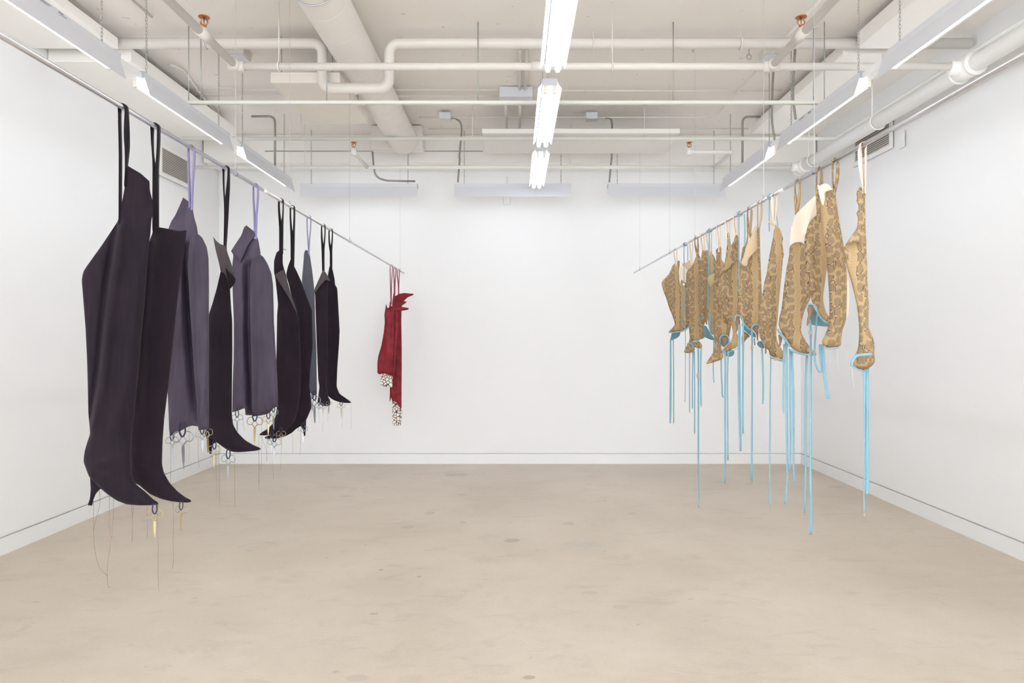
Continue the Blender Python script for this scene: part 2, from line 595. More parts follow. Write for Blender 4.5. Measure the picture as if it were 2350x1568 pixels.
def floor_mat():
    t = NT('stained beige concrete')
    t.set(Roughness=.42, Specular_IOR_Level=.5)
    co = t.coord()
    a = t.noise(co, .9, 6, .6, .4)
    b = t.noise(co, 7, 6, .65)
    c = t.noise(co, 60, 4, .6)
    f = t.math('ADD', t.math('MULTIPLY', a, .55), t.math('ADD', t.math('MULTIPLY', b, .3), t.math('MULTIPLY', c, .15)))
    col = t.ramp(f, [(.30, (.46, .385, .297)), (.5, (.558, .474, .376)), (.68, (.63, .548, .452))])
    # grey rubbed streaks
    st = t.noise(t.coord((2.6, 5.5, 1)), 1.3, 6, .65, .8)
    col = t.mix(t.ramp(st, [(.55, (0, 0, 0)), (.74, (.5, .5, .5))]), col, (.40, .33, .26))
    # paint flecks and little dark spots
    sp = t.noise(t.coord((1, 1.3, 1)), 11, 3, .5)
    col = t.mix(t.ramp(sp, [(.70, (0, 0, 0)), (.76, (.5, .5, .5))]), col, (.30, .27, .25))
    gr = t.noise(t.coord((1.6, 1, 1)), 4.2, 5, .6)
    col = t.mix(t.ramp(gr, [(.63, (0, 0, 0)), (.78, (.5, .5, .5))]), col, (.41, .385, .34))
    fl = t.noise(co, 95, 2, .5)
    col = t.mix(t.ramp(fl, [(.74, (0, 0, 0)), (.77, (.55, .55, .55))]), col, (.22, .19, .17))
    tc = t.n.new('ShaderNodeTexCoord')
    sep = t.n.new('ShaderNodeSeparateXYZ'); t.l.new(tc.outputs['Object'], sep.inputs[0])
    wob = t.noise(co, 9, 4, .6)
    for px, py, rx, ry, k, cc in STAINS:
        Y = F * EYE / (py - VY); X = (px - VX) * Y / F
        dx = t.math('DIVIDE', t.math('SUBTRACT', sep.outputs[0], X), rx)
        dy = t.math('DIVIDE', t.math('SUBTRACT', sep.outputs[1], Y), ry)
        d = t.math('ADD', t.math('ADD', t.math('MULTIPLY', dx, dx), t.math('MULTIPLY', dy, dy)), t.math('MULTIPLY', t.math('SUBTRACT', wob, .5), 1.6))
        m = t.ramp(d, [(.55, (k, k, k)), (1., (0, 0, 0))])
        col = t.mix(m, col, cc)
    t.base(col)
    t.bump(c, .05, .003)
    rr = t.ramp(b, [(.3, (.34, .34, .34)), (.7, (.52, .52, .52))])
    t.l.new(rr, t.b.inputs['Roughness'])
    return t.m
_g = (.36, .33, .29)
STAINS = [(1174, 1241, .062, .055, .6, (.29, .26, .235)), (935, 1210, .055, .05, .5, _g), (985, 1178, .05, .06, .5, _g),
          (1045, 1090, .13, .09, .45, _g), (1062, 1199, .03, .03, .5, _g), (1305, 1202, .05, .06, .5, _g),
          (1340, 1250, .17, .07, .4, (.44, .43, .38)), (1450, 1179, .045, .04, .45, _g), (1425, 1393, .05, .035, .4, _g),
          (962, 1324, .018, .014, .6, (.2, .2, .24)), (857, 1409, .028, .016, .5, (.22, .22, .27)), (875, 1308, .016, .016, .6, (.2, .16, .13)),
          (1215, 1555, .03, .02, .55, (.25, .2, .17)), (820, 1556, .05, .03, .4, _g), (1060, 1136, .04, .05, .4, _g), (1720, 1111, .05, .05, .45, _g),
          (793, 1139, .07, .05, .35, _g), (1355, 1360, .05, .03, .35, _g), (1920, 1118, .10, .05, .4, _g), (575, 1191, .1, .04, .3, _g)]
M['floor'] = floor_mat()
# ------------------------------------------------------------------ the room
XL, XR, YB, YF, ZC = -3.363, 3.239, 7.75, -4.2, 3.62
JOINT = 2.93


def struct(name, bm, mat, label=None, parent=None):
    o = obj(name, bm, mat, parent)
    return tag(o, label, None, None, 'structure')


bm = bmesh.new(); box(bm, XL - .2, XR + .2, YF - .2, YB + .2, -.1, 0)
struct('floor', bm, M['floor'], 'stained beige concrete floor')
bm = bmesh.new(); box(bm, XL - .2, XR + .2, YF - .2, YB + .2, ZC, ZC + .1)
struct('ceiling', bm, M['ceil'], 'cream painted ceiling slab above the pipes')


def wall(name, label, axis, s, pos):
    """backing slab plus the proud plasterboard sheet that stops short above the baseboard"""
    bm = bmesh.new()
    if axis == 'x':
        a, b = sorted((pos + s * .02, pos + s * .19)); box(bm, a, b, YF - .19, YB + .19, 0, ZC)
        a, b = sorted((pos, pos + s * .0199)); box(bm, a, b, YF, YB, .124, JOINT)
        a, b = sorted((pos + s * .014, pos + s * .0199)); box(bm, a, b, YF, YB, JOINT + .0005, ZC)
    else:
        a, b = sorted((pos + s * .02, pos + s * .19)); box(bm, XL - .02, XR + .02, a, b, 0, ZC)
        a, b = sorted((pos, pos + s * .0199)); box(bm, XL, XR, a, b, .124, JOINT)
        a, b = sorted((pos + s * .014, pos + s * .0199)); box(bm, XL, XR, a, b, JOINT + .0005, ZC)
    return struct(name, bm, M['wall'], label)


wall('wall_left', 'white gallery wall behind the dark boots', 'x', -1, XL)
wall('wall_right', 'white gallery wall beside the snakeskin boots', 'x', 1, XR)
wall('wall_back', 'white end wall of the gallery facing the camera', 'y', 1, YB)
for nm, dims in (('baseboard_left', (XL - .018, XL - .001, YF, YB, 0, .113)), ('baseboard_right', (XR + .001, XR + .018, YF, YB, 0, .113)),
                 ('baseboard_back', (XL, XR, YB + .001, YB + .018, 0, .113))):
    bm = bmesh.new(); box(bm, *dims)
    struct(nm, bm, M['base'], 'white baseboard under the shadow gap of the wall')

# soffits and boxed beams
def beam(n, dims, label):
    bm = bmesh.new(); box(bm, *dims, bev=.004)
    struct('trim_%d' % n, bm, M['soffit'], label)
E = EYE
beam(1, (XL - .01, -2.774, YF, 4.77, E + 2.028, E + 2.10), 'boxed soffit along the wall of dark boots, front length')
beam(2, (XL - .01, -2.774, 4.925, 6.77, E + 2.0, E + 2.10), 'boxed soffit along the wall of dark boots, rear length')
beam(3, (2.387, 2.87, YF, 4.77, E + 2.028, E + 2.14), 'boxed beam above the snakeskin boots, front length')
beam(4, (2.363, 2.83, 4.925, 6.84, E + 2.055, E + 2.14), 'boxed beam above the snakeskin boots, rear length')
beam(5, (XL, XR, 7.36, YB + .01, E + 1.90, ZC - .001), 'low soffit across the top of the end wall')
beam(6, (-.31, 1.52, 6.31, 7.0, E + 1.9, E + 1.945), 'flat boxed panel hung below the ceiling slab near the end wall')

# ------------------------------------------------------------------ air handling
d = thing('air_duct', 'big round white spiral duct running under the ceiling to a register box', 'duct', (-1.143, 4, E + 2.03))
xc, zc, r0 = -1.143, E + 2.03, .1418
prof = []
y = -3.0
while y < 6.95:
    ridged = y > 4.9
    step = .085 if ridged else .32
    prof += [(y, r0), (y + .004, r0 - (.007 if ridged else .004)), (y + .008, r0), (y + .014, r0), (y + step - .006, r0)]
    y += step
prof += [(6.975, r0), (6.985, r0 * .8)]
bm = bmesh.new(); n = 40; rings = []
for y, r in prof:
    rings.append([bm.verts.new((xc + r * math.cos(k * 2 * math.pi / n), y, zc + r * math.sin(k * 2 * math.pi / n))) for k in range(n)])
for A, B in zip(rings[:-1], rings[1:]):
    for k in range(n): bm.faces.new((A[k], A[(k + 1) % n], B[(k + 1) % n], B[k]))
bm.faces.new(rings[0]); bm.faces.new(rings[-1])
obj('duct_pipe', bm, M['duct'], d, True)
for yy in (3.86,):
    bm = bmesh.new()
    tube(bm, [(xc + (r0 + .004) * math.cos(a), yy, zc + (r0 + .004) * math.sin(a)) for a in [k * 2 * math.pi / 32 for k in range(32)]], .004, 6, closed=True)
    obj('hanger_band', bm, M['zinc'], d, True)
    for s in (-1, 1):
        bm = bmesh.new(); tube(bm, [(xc + s * (r0 + .006), yy, zc), (xc + s * (r0 + .006), yy, ZC)], .003, 6)
        obj('hanger_rod', bm, M['galv'], d)

d = thing('air_register_box', 'white register box with a side grille at the end of the round duct', 'register box', (-1.2, 7.0, E + 1.95))
bx('box_body', (-1.483, -.958, 7.0, 7.155, E + 1.95, E + 2.19), M['duct'], d, .006)
bm = bmesh.new()
for k in range(11):
    z = E + 1.962 + k * .0195
    box(bm, -.958, -.948, 7.015, 7.14, z, z + .010)
obj('grille', bm, M['vent'], d)

d = thing('air_handler_box', 'large flat beige box hung beside the round duct', 'equipment box', (-1.45, 5.25, E + 1.8))
bx('casing', (-1.76, -1.262, 4.905, 5.845, E + 1.839, E + 1.917), M['shade'], d, .004)
for px_, yy in ((-1.70, 4.96), (-1.33, 4.96), (-1.70, 5.76), (-1.33, 5.76)):
    bm = bmesh.new(); tube(bm, [(px_, yy, E + 1.917), (px_, yy, ZC)], .004, 6); obj('hanger_rod', bm, M['galv'], d)


def wall_vent(name, label, X, s, y0, y1, z0, z1):
    """s: direction into the room"""
    t = thing(name, label, 'vent', (X, (y0 + y1) / 2, z0))
    bm = bmesh.new(); f = .04
    a, b = sorted((X + s * .001, X + s * .012))
    box(bm, a, b, y0 - f, y1 + f, z0 - f, z0); box(bm, a, b, y0 - f, y1 + f, z1, z1 + f)
    box(bm, a, b, y0 - f, y0, z0, z1); box(bm, a, b, y1, y1 + f, z0, z1)
    for yy in (y0 - f / 2, (y0 + y1) / 2, y1 + f / 2):
        for zz in (z0 - f / 2, z1 + f / 2):
            a, b = sorted((X + s * .0115, X + s * .015)); box(bm, a, b, yy - .004, yy + .004, zz - .004, zz + .004)
    obj('vent_frame', bm, M['vent'], t)
    a, b = sorted((X + s * .0005, X + s * .002)); bx('cavity', (a, b, y0, y1, z0, z1), M['ventdark'], t)
    bm = bmesh.new(); n = 14
    for k in range(n):
        z = z0 + (k + .5) * (z1 - z0) / n
        a = X + s * .003; c = X + s * .011; h = (z1 - z0) / n
        vs = [bm.verts.new(v) for v in ((a, y0, z + h * .36), (c, y0, z - h * .05), (c, y0, z - h * .22), (a, y0, z + h * .19),
                                        (a, y1, z + h * .36), (c, y1, z - h * .05), (c, y1, z - h * .22), (a, y1, z + h * .19))]
        for q in ((0, 1, 5, 4), (1, 2, 6, 5), (2, 3, 7, 6), (3, 0, 4, 7), (0, 3, 2, 1), (4, 5, 6, 7)): bm.faces.new([vs[i] for i in q])
    obj('vent_slats', bm, M['vent'], t)
wall_vent('wall_vent', 'louvred return vent on the wall behind the dark boots', XL, 1, 6.48, 7.0, E + 1.585, E + 1.84 - .33 + .31)
wall_vent('wall_vent', 'louvred vent half hidden by the thick white pipe above the snakeskin boots', XR, -1, 5.90, 6.50, E + 1.68, E + 1.93)

t = thing('outlet_plate', 'small white outlet cover high on the end wall', 'outlet', at(1163, 458, YB))
bm = bmesh.new(); X0 = at(1163, 458, YB)
box(bm, X0.x - .034, X0.x + .034, YB - .012, YB - .0005, X0.z - .056, X0.z + .056, .004); obj('cover', bm, M['base'], t)
for dz in (.024, -.024):
    bm = bmesh.new(); box(bm, X0.x - .012, X0.x + .012, YB - .0145, YB - .0122, X0.z + dz - .012, X0.z + dz + .012, .001); obj('socket_face', bm, M['vent'], t)
bm = bmesh.new(); tube(bm, [(X0.x, YB - .012, X0.z + .056), (X0.x, YB - .012, E + 1.84)], .009, 8); obj('conduit', bm, M['wall'], t, True)
X0 = Vector((XR, 5.72, E + 1.63))
t = bx('outlet_cover', (XR - .006, XR - .0005, 5.68, 5.76, E + 1.60, E + 1.74), M['base']); tag(t, 'small blank white cover plate on the wall beside the vent', 'cover plate')

# ------------------------------------------------------------------ pipes and conduits
def H(y, Y): return EYE - (y - VY) * Y / F
def Xp(x, Y): return (x - VX) * Y / F


def clamp_ring(parent, c, axis, r, mat='pipe'):
    bm = bmesh.new(); pts = []
    for k in range(20):
        a = k * 2 * math.pi / 20
        v = Vector((0, math.cos(a), math.sin(a))) if axis == 'x' else Vector((math.cos(a), 0, math.sin(a)))
        pts.append(Vector(c) + v * r)
    tube(bm, pts, .006, 6, closed=True)
    obj('pipe_clamp', bm, M[mat], parent, True)


def hanger(parent, c, r, mat='pipe', rr=.004):
    bm = bmesh.new(); tube(bm, [(c[0], c[1], c[2] + r), (c[0], c[1], ZC)], rr, 6)
    obj('hanger_rod', bm, M[mat], parent, True)


# drain pipe with the loop under the duct
Y = 4.85
d = thing('drain_pipe', 'thick cream pipe across the ceiling dipping in a loop under the round duct', 'pipe', (0, Y, E + 2.08))
zt, zb = H(100, Y), H(203, Y)
x1, x2 = Xp(740, Y), Xp(893, Y)
pipe('pipe_run', [(-3.36, Y, zt), (x1, Y, zt), (x1, Y, zb), (x2, Y, zb), (x2, Y, zt), (3.23, Y, zt)], .0365, M['pipe'], d, .075, 16)
for x in (-2.2, .55, 1.6): clamp_ring(d, (x, Y, zt), 'x', .040)
for x in (-2.2, .55, 1.6): hanger(d, (x, Y, zt), .038)

# sprinkler cross main, branches, heads
Y = 4.45
z2 = H(153, Y)
d = thing('sprinkler_pipe', 'slim cream sprinkler pipe crossing just below the duct, with two branches', 'pipe', (0, Y, z2))
xl, xr = Xp(543, Y), Xp(1770, Y)
pipe('cross_pipe', [(xl, Y, z2), (2.832, Y, z2)], .0245, M['pipe'], d, n=14)
for x, nm in ((xl, 'branch'), (xr, 'branch')):
    pipe('branch_pipe', [(x, Y, z2), (x, -3, z2)], .0245, M['pipe'], d, n=14)
    bm = bmesh.new(); tube(bm, [(x - .05, Y, z2), (x + .05, Y, z2)], .033, 14); tube(bm, [(x, Y, z2), (x, Y - .06, z2)], .033, 14)
    obj('tee_fitting', bm, M['pipe'], d, True)
    bm = bmesh.new(); tube(bm, [(x, 3.92, z2), (x, 4.05, z2)], .031, 14); tube(bm, [(x, 3.985, z2), (x, 3.985, z2 + .04)], .016, 10)
    obj('head_fitting', bm, M['pipe'], d, True)
bm = bmesh.new(); tube(bm, [(Xp(1240, Y) - .06, Y, z2), (Xp(1240, Y) + .06, Y, z2)], .032, 14); obj('coupling', bm, M['pipe'], d, True)
for px_ in (640, 1405): hanger(d, (Xp(px_, Y), Y, z2), .0245, 'pipe'); clamp_ring(d, (Xp(px_, Y), Y, z2), 'x', .028)


def sprinkler_head(c, label, s=1.):
    t = thing('fire_sprinkler', label, 'sprinkler', c, 'sprinkler heads')
    bm = bmesh.new(); tube(bm, [Vector(c) + Vector((0, 0, k)) for k in (0, .012 * s)], .012 * s, 8); obj('thread', bm, M['brass_head'], t)
    bm = bmesh.new()
    for a in (-1, 1):
        tube(bm, smooth_path([Vector(c) + Vector(v) * s for v in ((a * .008, 0, .012), (a * .019, 0, .028), (a * .004, 0, .052))], 4), .0035 * s, 6)
    tube(bm, [Vector(c) + Vector((0, 0, .012 * s)), Vector(c) + Vector((0, 0, .05 * s))], .003 * s, 6)
    obj('yoke', bm, M['brass_head'], t, True)
    bm = bmesh.new(); tube(bm, [Vector(c) + Vector((0, 0, k)) for k in (.052 * s, .056 * s)], .028 * s, 14); obj('deflector', bm, M['brass_head'], t)
sprinkler_head((xl, 3.985, z2 + .041), 'copper sprinkler head on the branch pipe above the dark boots row', 1.15)
sprinkler_head((xr, 3.985, z2 + .041), 'copper sprinkler head on the branch pipe towards the snakeskin boots', 1.15)

# main along the snakeskin side
d = thing('sprinkler_main', 'fat white main pipe running along the wall of snakeskin boots', 'pipe', (2.945, 4, E + 1.765))
mx, mz = 2.945, E + 1.765
pipe('main_pipe', [(mx, -3, mz), (mx, 7.02, mz)], .054, M['main'], d, n=20)
for yy in (4.45, 7.0):
    bm = bmesh.new()
    tube(bm, [(mx, yy - .075, mz), (mx, yy + .075, mz)], .068, 18)
    tube(bm, [(mx, yy - .09, mz), (mx, yy - .075, mz)], .076, 18); tube(bm, [(mx, yy + .075, mz), (mx, yy + .09, mz)], .076, 18)
    tube(bm, [(mx - .11, yy, mz), (mx, yy, mz)], .045, 14)
    obj('grooved_coupling', bm, M['main'], d, True)
for yy in (5.55, 6.75):
    clamp_ring(d, (mx, yy, mz), 'y', .062, 'main'); hanger(d, (mx - .045, yy, mz), .048, 'main', .006)
# rear cross pipe with two more heads
Y = 7.02; z = mz
d = thing('sprinkler_pipe', 'thin white sprinkler pipe crossing in front of the end wall soffit', 'pipe', (0, Y, z))
pipe('cross_pipe', [(-3.3, Y, z), (mx - .113, Y, z)], .019, M['main'], d, n=12)
zq = z
pipe('branch_pipe', [(Xp(842, Y), Y, zq), (Xp(842, Y), 6.45, zq), (Xp(842, Y), 6.45, zq + .03)], .019, M['main'], d, .02)
pipe('branch_pipe', [(Xp(1640, Y), Y, zq), (Xp(1640, Y), 6.45, zq), (Xp(1582, 6.45), 6.45, zq), (Xp(1582, 6.45), 6.45, zq + .03)], .019, M['main'], d, .02)
for x in (Xp(842, Y), Xp(1582, 6.45)):
    bm = bmesh.new(); tube(bm, [(x, 6.45, zq - .03), (x, 6.45, zq + .035)], .028, 12); obj('head_fitting', bm, M['main'], d, True)
for px_ in (1310, 700): hanger(d, (Xp(px_, Y), Y, z), .019, 'main')
sprinkler_head((Xp(842, Y), 6.45, zq + .036), 'small copper sprinkler head behind the round duct end', 1.)
sprinkler_head((Xp(1582, 6.45), 6.45, zq + .036), 'small copper sprinkler head near the end wall, beside the hung panel', 1.)

# pale green-white conduit: along the fat main, then across
Y = 6.36; z = H(318, Y)
d = thing('conduit_pipe', 'pale greenish pipe crossing the rear ceiling and turning along the fat main', 'pipe', (0, Y, z))
pipe('pipe_run', [(-3.1, Y, z), (2.985, Y, z), (2.985, -2, z)], .0185, M['greenpipe'], d, .05)
for x in (-2.0, -.4, 1.2): hanger(d, (x, Y, z), .0185)

# unistrut bar with its threaded rods
Y = 4.74; z = H(236, Y)
d = thing('strut_bar', 'long thin pale strut bar slung across the room on threaded rods', 'strut', (0, Y, z))
bx('bar', (Xp(430, Y), Xp(1893, Y), Y - .016, Y + .016, z - .011, z + .011), M['greenpipe'], d, .002)
for px_ in (433, 461, 750, 1097, 1545, 1867, 1892):
    bm = bmesh.new(); tube(bm, [(Xp(px_, Y), Y, z + .011), (Xp(px_, Y), Y, ZC)], .0042, 6); obj('threaded_rod', bm, M['galv'], d, True)

# thin electrical conduits on the slab
def emt(label, pts, r=.0085, mat='pipe', rad=.12):
    d = thing('electrical_conduit', label, 'conduit', pts[0], 'thin conduits on the slab')
    pipe('conduit_pipe', pts, r, M[mat], d, rad, 8)
    return d
zc_ = E + 2.17
emt('thin conduit on the slab, front one of the pair meeting the cream wiring trough', [(Xp(410, 5.95), 5.95, zc_), (-.16, 5.95, zc_)])
emt('thin conduit on the slab, rear one of the pair meeting the cream wiring trough', [(Xp(425, 6.1), 6.1, zc_), (-.16, 6.1, zc_)])
emt('thin conduit on the slab from the wiring trough towards the boxed beam', [(.17, 5.97, zc_), (2.33, 5.97, zc_)])
d = emt('thin conduit with two junction boxes that bends towards the boxed beam', [(Xp(962, 6.62), 6.62, zc_ - .022), (1.80, 6.62, zc_ - .022), (1.93, 6.5, zc_ - .022), (1.93, 3.2, zc_ - .022)], rad=.25)
for px_ in (1022, 1357):
    x = Xp(px_, 6.6); bx('junction_box', (x - .055, x + .055, 6.55, 6.66, zc_ - .055, zc_ + .01), M['lightmetal'], d, .004)
for px_, end in ((1046, (Xp(1049, 7.1), 7.19, 3.07)), (1402, (Xp(1401, 7.1), 7.19, 3.07))):
    x = Xp(px_, 6.6)
    pipe('flexible_conduit', smooth_path([(x - .05, 6.62, zc_ - .03), (x, 6.64, zc_ - .03), (x + .04, 6.8, zc_ - .06), (end[0] + .02, 7.15, zc_ - .25), (end[0] + .02, 7.18, 3.3), end], 6), .0095, M['flex'], d, n=8)
emt('thin conduit on the slab closest to the end wall', [(-.9, 7.05, zc_), (2.4, 7.05, zc_)])
emt('thin grey conduit along the face of the end wall soffit', [(-2.7, 7.357, H(347, 7.357)), (-.35, 7.357, H(347, 7.357))], .005, 'galv')
d = emt('grey bent conduit dropping to the rear lamp above the dark boots', [(Xp(577, 6.43), 6.43, H(267, 6.43)), (Xp(631, 6.43), 6.43, H(267, 6.43)), (Xp(631, 6.43), 6.43, 3.035)], .011, 'flex', .06)
d = emt('grey bent conduit dropping to the rear lamp above the snakeskin boots', [(Xp(1745, 6.43), 6.43, H(268, 6.43)), (Xp(1704, 6.43), 6.43, H(268, 6.43)), (Xp(1704, 6.43), 6.43, 3.035)], .011, 'flex', .06)
d = emt('grey flexible conduit hanging beside the duct and feeding the end wall lamp', [(Xp(855, 7.085), 7.085, H(349, 7.085)), (Xp(857, 7.085), 7.085, H(380, 7.085)), (Xp(862, 7.09), 7.09, H(406, 7.09)), (Xp(885, 7.15), 7.15, H(415, 7.15)), (Xp(953, 7.19), 7.19, H(416, 7.19))], .0095, 'flex', .12)
d = emt('bent cream conduit on the slab above the dark boots', [(Xp(390, 5.4), 5.4, zc_), (Xp(420, 5.5), 5.5, zc_), (Xp(470, 6.2), 6.2, zc_), (Xp(520, 6.9), 6.9, zc_)], .0095)
d = emt('cream conduit running along the slab beside the sprinkler branch', [(-2.45, 2.5, zc_), (-2.45, 4.6, zc_)], .0095)
# dark flex beside the chains on the snakeskin side
for (pa, pb, Yq, lb) in (((1775, 120), (1778, 325), 5.58, 'grey flexible conduit curving down to the rear lamp of the snakeskin row'), ((1826, 70), (1826, 287), 5.05, 'grey flexible conduit dropping to the middle lamp of the snakeskin row')):
    a = at(pa[0], pa[1], Yq); b = at(pb[0], pb[1], Yq)
    a.z = ZC - .01; b.z = 3.045
    emt(lb, smooth_path([a, a.lerp(b, .3) + Vector((-.012, 0, 0)), a.lerp(b, .7) + Vector((-.02, 0, 0)), b], 5), .0095, 'flex')

d = thing('wiring_trough', 'pale wiring trough on the slab with parallel conduits, beside the middle lamps', 'trough', (0, 6, E + 2.106))
bx('trough_box', (-.138, .149, 5.93, 6.07, E + 2.106, E + 2.195), M['lightmetal'], d, .004)
for x in (.035, .085):
    bm = bmesh.new(); tube(bm, [(x, 5.15, zc_), (x, 5.93, zc_)], .013, 8); obj('conduit_stub', bm, M['pipe'], d, True)
for x in (-.09, .04):
    bm = bmesh.new(); tube(bm, [(x, 6.07, zc_ - .045), (x, 7.0, zc_ - .045)], .014, 8); obj('conduit_stub', bm, M['pipe'], d, True)

# square boxes on the slab by the two sprinkler elbows
for px_, py_, lb in ((545, 122, 'square painted box on the slab behind the pipe elbow above the dark boots'), (1772, 122, 'square painted box on the slab behind the pipe elbow near the snakeskin boots')):
    c = at(px_, py_, 5.2)
    t = thing('ceiling_junction_box', lb, 'junction box', (c.x, 5.2, ZC - .07))
    bx('box_body', (c.x - .075, c.x + .075, 5.13, 5.28, ZC - .055, ZC - .001), M['pipe'], t, .004)
    bx('box_cover', (c.x - .07, c.x + .07, 5.135, 5.275, ZC - .062, ZC - .0555), M['lightmetal'], t, .001)
# little ceiling eye hook and stub chain
t = thing('eye_hook', 'big steel eye hook screwed in the slab near the snakeskin branch pipe', 'hook', at(1719, 117, 5.1))
p = at(1719, 131, 5.1)
bm = bmesh.new(); tube(bm, [p + Vector((0, 0, .02)), Vector((p.x, p.y, ZC))], .004, 6); obj('shank', bm, M['galv'], t)
bm = bmesh.new(); tube(bm, [p + Vector((.018 * math.cos(a), 0, .018 * math.sin(a))) for a in [k * math.pi / 8 for k in range(16)]], .004, 6, closed=True); obj('eye', bm, M['galv'], t, True)


def chain_bm(bm, top, bot, w=.0115, pitch=.0205, r=.0017):
    top, bot = Vector(top), Vector(bot)
    L = (top - bot).length; n = max(1, int(L / pitch)); dirv = (bot - top) / n
    for k in range(n):
        c = top + dirv * (k + .5)
        ax = Vector((1, 0, 0)) if k % 2 else Vector((0, 1, 0))
        h = pitch * .66
        tube(bm, [c + ax * (w * .5 * math.cos(a)) + Vector((0, 0, h * math.sin(a))) for a in [q * math.pi / 4 for q in range(8)]], r, 4, closed=True)

t = thing('stub_chain', 'short leftover chain dangling from the slab beside the middle lamp', 'chain', at(1590, 105, 5.0))
p = at(1590, 120, 5.0)
bm = bmesh.new(); chain_bm(bm, (p.x, p.y, ZC), (p.x, p.y, p.z)); tag(obj('links', bm, M['flex'], t, True), None, None, None, None)

# ------------------------------------------------------------------ fluorescent lamps
TOPZ = 3.02


def fluorescent(name, label, side=True, group=None):
    """local frame: length along +Y, open side towards -X, top of the channel at z=0"""
    L = 1.22
    t = thing(name, label, 'lamp', (0, 0, 0), group)
    bm = bmesh.new(); box(bm, -.042, .042, 0, L, -.038, 0, .003); obj('housing', bm, M['lightmetal'], t)
    bm = bmesh.new()
    if side:
        prof = [(.043, -.002), (.0445, -.035), (.078, -.145)]
        prof2 = [(.0415, -.004), (.0425, -.036), (.0755, -.144)]
        for P in (prof + prof2[::-1],):
            A = [bm.verts.new((x, 0, z)) for x, z in P]; B = [bm.verts.new((x, L, z)) for x, z in P]
            for k in range(len(P)): bm.faces.new((A[k], A[(k + 1) % len(P)], B[(k + 1) % len(P)], B[k]))
            bm.faces.new(A); bm.faces.new(B)
        obj('reflector', bm, M['lightmetal'], t)
        xs = (-.016,)
    else:
        for s in (-1, 1):
            P = [(s * .043, -.004), (s * .050, -.03), (s * .072, -.06), (s * .0735, -.058), (s * .0515, -.028), (s * .0445, -.002)]
            A = [bm.verts.new((x, 0, z)) for x, z in P]; B = [bm.verts.new((x, L, z)) for x, z in P]
            for k in range(len(P)): bm.faces.new((A[k], A[(k + 1) % len(P)], B[(k + 1) % len(P)], B[k]))
            bm.faces.new(A); bm.faces.new(B)
        obj('reflector', bm, M['lightmetal'], t)
        xs = (-.028, .028)
    zt = -.072 if side else -.066
    for x in xs:
        for y0 in (.002, L - .022):
            bm = bmesh.new(); box(bm, x - .011, x + .011, y0, y0 + .02, zt - .02, -.038, .002); obj('socket', bm, M['socket'], t)
        bm = bmesh.new(); tube(bm, [(x, .022, zt), (x, L - .022, zt)], .0165, 12); obj('tube', bm, M['glow'], t, True)
    for y0 in (-.002, L):
        bm = bmesh.new(); box(bm, -.044, .044, y0, y0 + .002, -.042, .001); obj('end_plate', bm, M['zinc'], t)
    for y0 in (.10, L - .10):
        bm = bmesh.new(); box(bm, -.014, .014, y0 - .01, y0 + .01, .0005, .012, .001); obj('chain_bracket', bm, M['zinc'], t)
        bm = bmesh.new()
        if side:
            chain_bm(bm, (0, y0, ZC - TOPZ), (0, y0, .012)); obj('chain', bm, M['galv'], t, True)
        else:
            tube(bm, [(0, y0, .012), (0, y0, ZC - TOPZ)], .002, 5)
            tube(bm, [(.012 * math.cos(a), y0, .05 + .03 * math.sin(a)) for a in [k * math.pi / 6 for k in range(12)]], .0018, 4, closed=True)
            obj('hanging_wire', bm, M['galv'], t, True)
    return t


def place(src, first, loc, rz, label, mirror=False):
    """first placement moves the lamp itself; later ones copy it and each of its parts"""
    if first: o = src
    else:
        o = src.copy(); C.objects.link(o)
        for ch in list(src.children):
            c = ch.copy(); C.objects.link(c); c.parent = o
    o.location = loc; o.rotation_euler = (0, 0, rz); o['label'] = label
    return o


lampA = fluorescent('fluorescent_lamp', '', True, 'lamps slung around the ceiling')
ys = [(2.61, 'foremost lamp'), (4.08, 'second lamp'), (5.55, 'rear lamp')]
k = 0
def wireway(o, y0, y1):
    me = bpy.data.meshes.new('wireway'); bm = bmesh.new(); box(bm, -.03, .03, y0, y1, -.05, -.012); bm.to_mesh(me); bm.free()
    q = bpy.data.objects.new('wireway', me); C.objects.link(q); me.materials.append(M['reflect']); q.parent = o
extra = []
for y, nm in ys:
    o = place(lampA, k == 0, (-2.26, y, TOPZ), 0, 'grey %s of the row above the dark boots, chained from the ceiling' % nm); k += 1
    if y > 3: extra.append((o, -.245, -.003))
for y, nm in ys:
    o = place(lampA, False, (2.10, y + 1.22, TOPZ), math.pi, 'grey %s of the row above the snakeskin boots, chained from the ceiling' % nm)
    if y > 3: extra.append((o, 1.223, 1.465))
for x, nm in ((-2.253, 'on the side of the dark boots'), (-.64, 'in the middle, behind the bare lamps'), (.973, 'on the side of the snakeskin boots')):
    o = place(lampA, False, (x, 7.2, TOPZ + .03), -math.pi / 2, 'grey lamp hung parallel to the end wall, %s' % nm)
    for c in o.children:
        if c.name.startswith('tube'):
            c.material_slots[0].link = 'OBJECT'; c.material_slots[0].material = M['glow_dim']
lampB = fluorescent('bare_fluorescent_lamp', '', False, 'glaring lamps down the middle')
for k, (y, nm) in enumerate([(2.68, 'largest, foremost'), (4.2, 'second'), (5.68, 'rearmost')]):
    place(lampB, k == 0, (.212, y, TOPZ - .0), 0, '%s glaring twin tube lamp in the middle row, lit white' % nm)
# unseen lamps continuing the rows, added for their light
for y in (1.14, -.33, -1.8):
    place(lampA, False, (-2.26, y, TOPZ), 0, 'unseen grey lamp added to the dark boot row for its light')
    place(lampA, False, (2.10, y + 1.22, TOPZ), math.pi, 'unseen grey lamp added to the snakeskin row for its light')
    place(lampB, False, (.212, y + .05, TOPZ), 0, 'unseen twin tube lamp added to the middle row for its light')
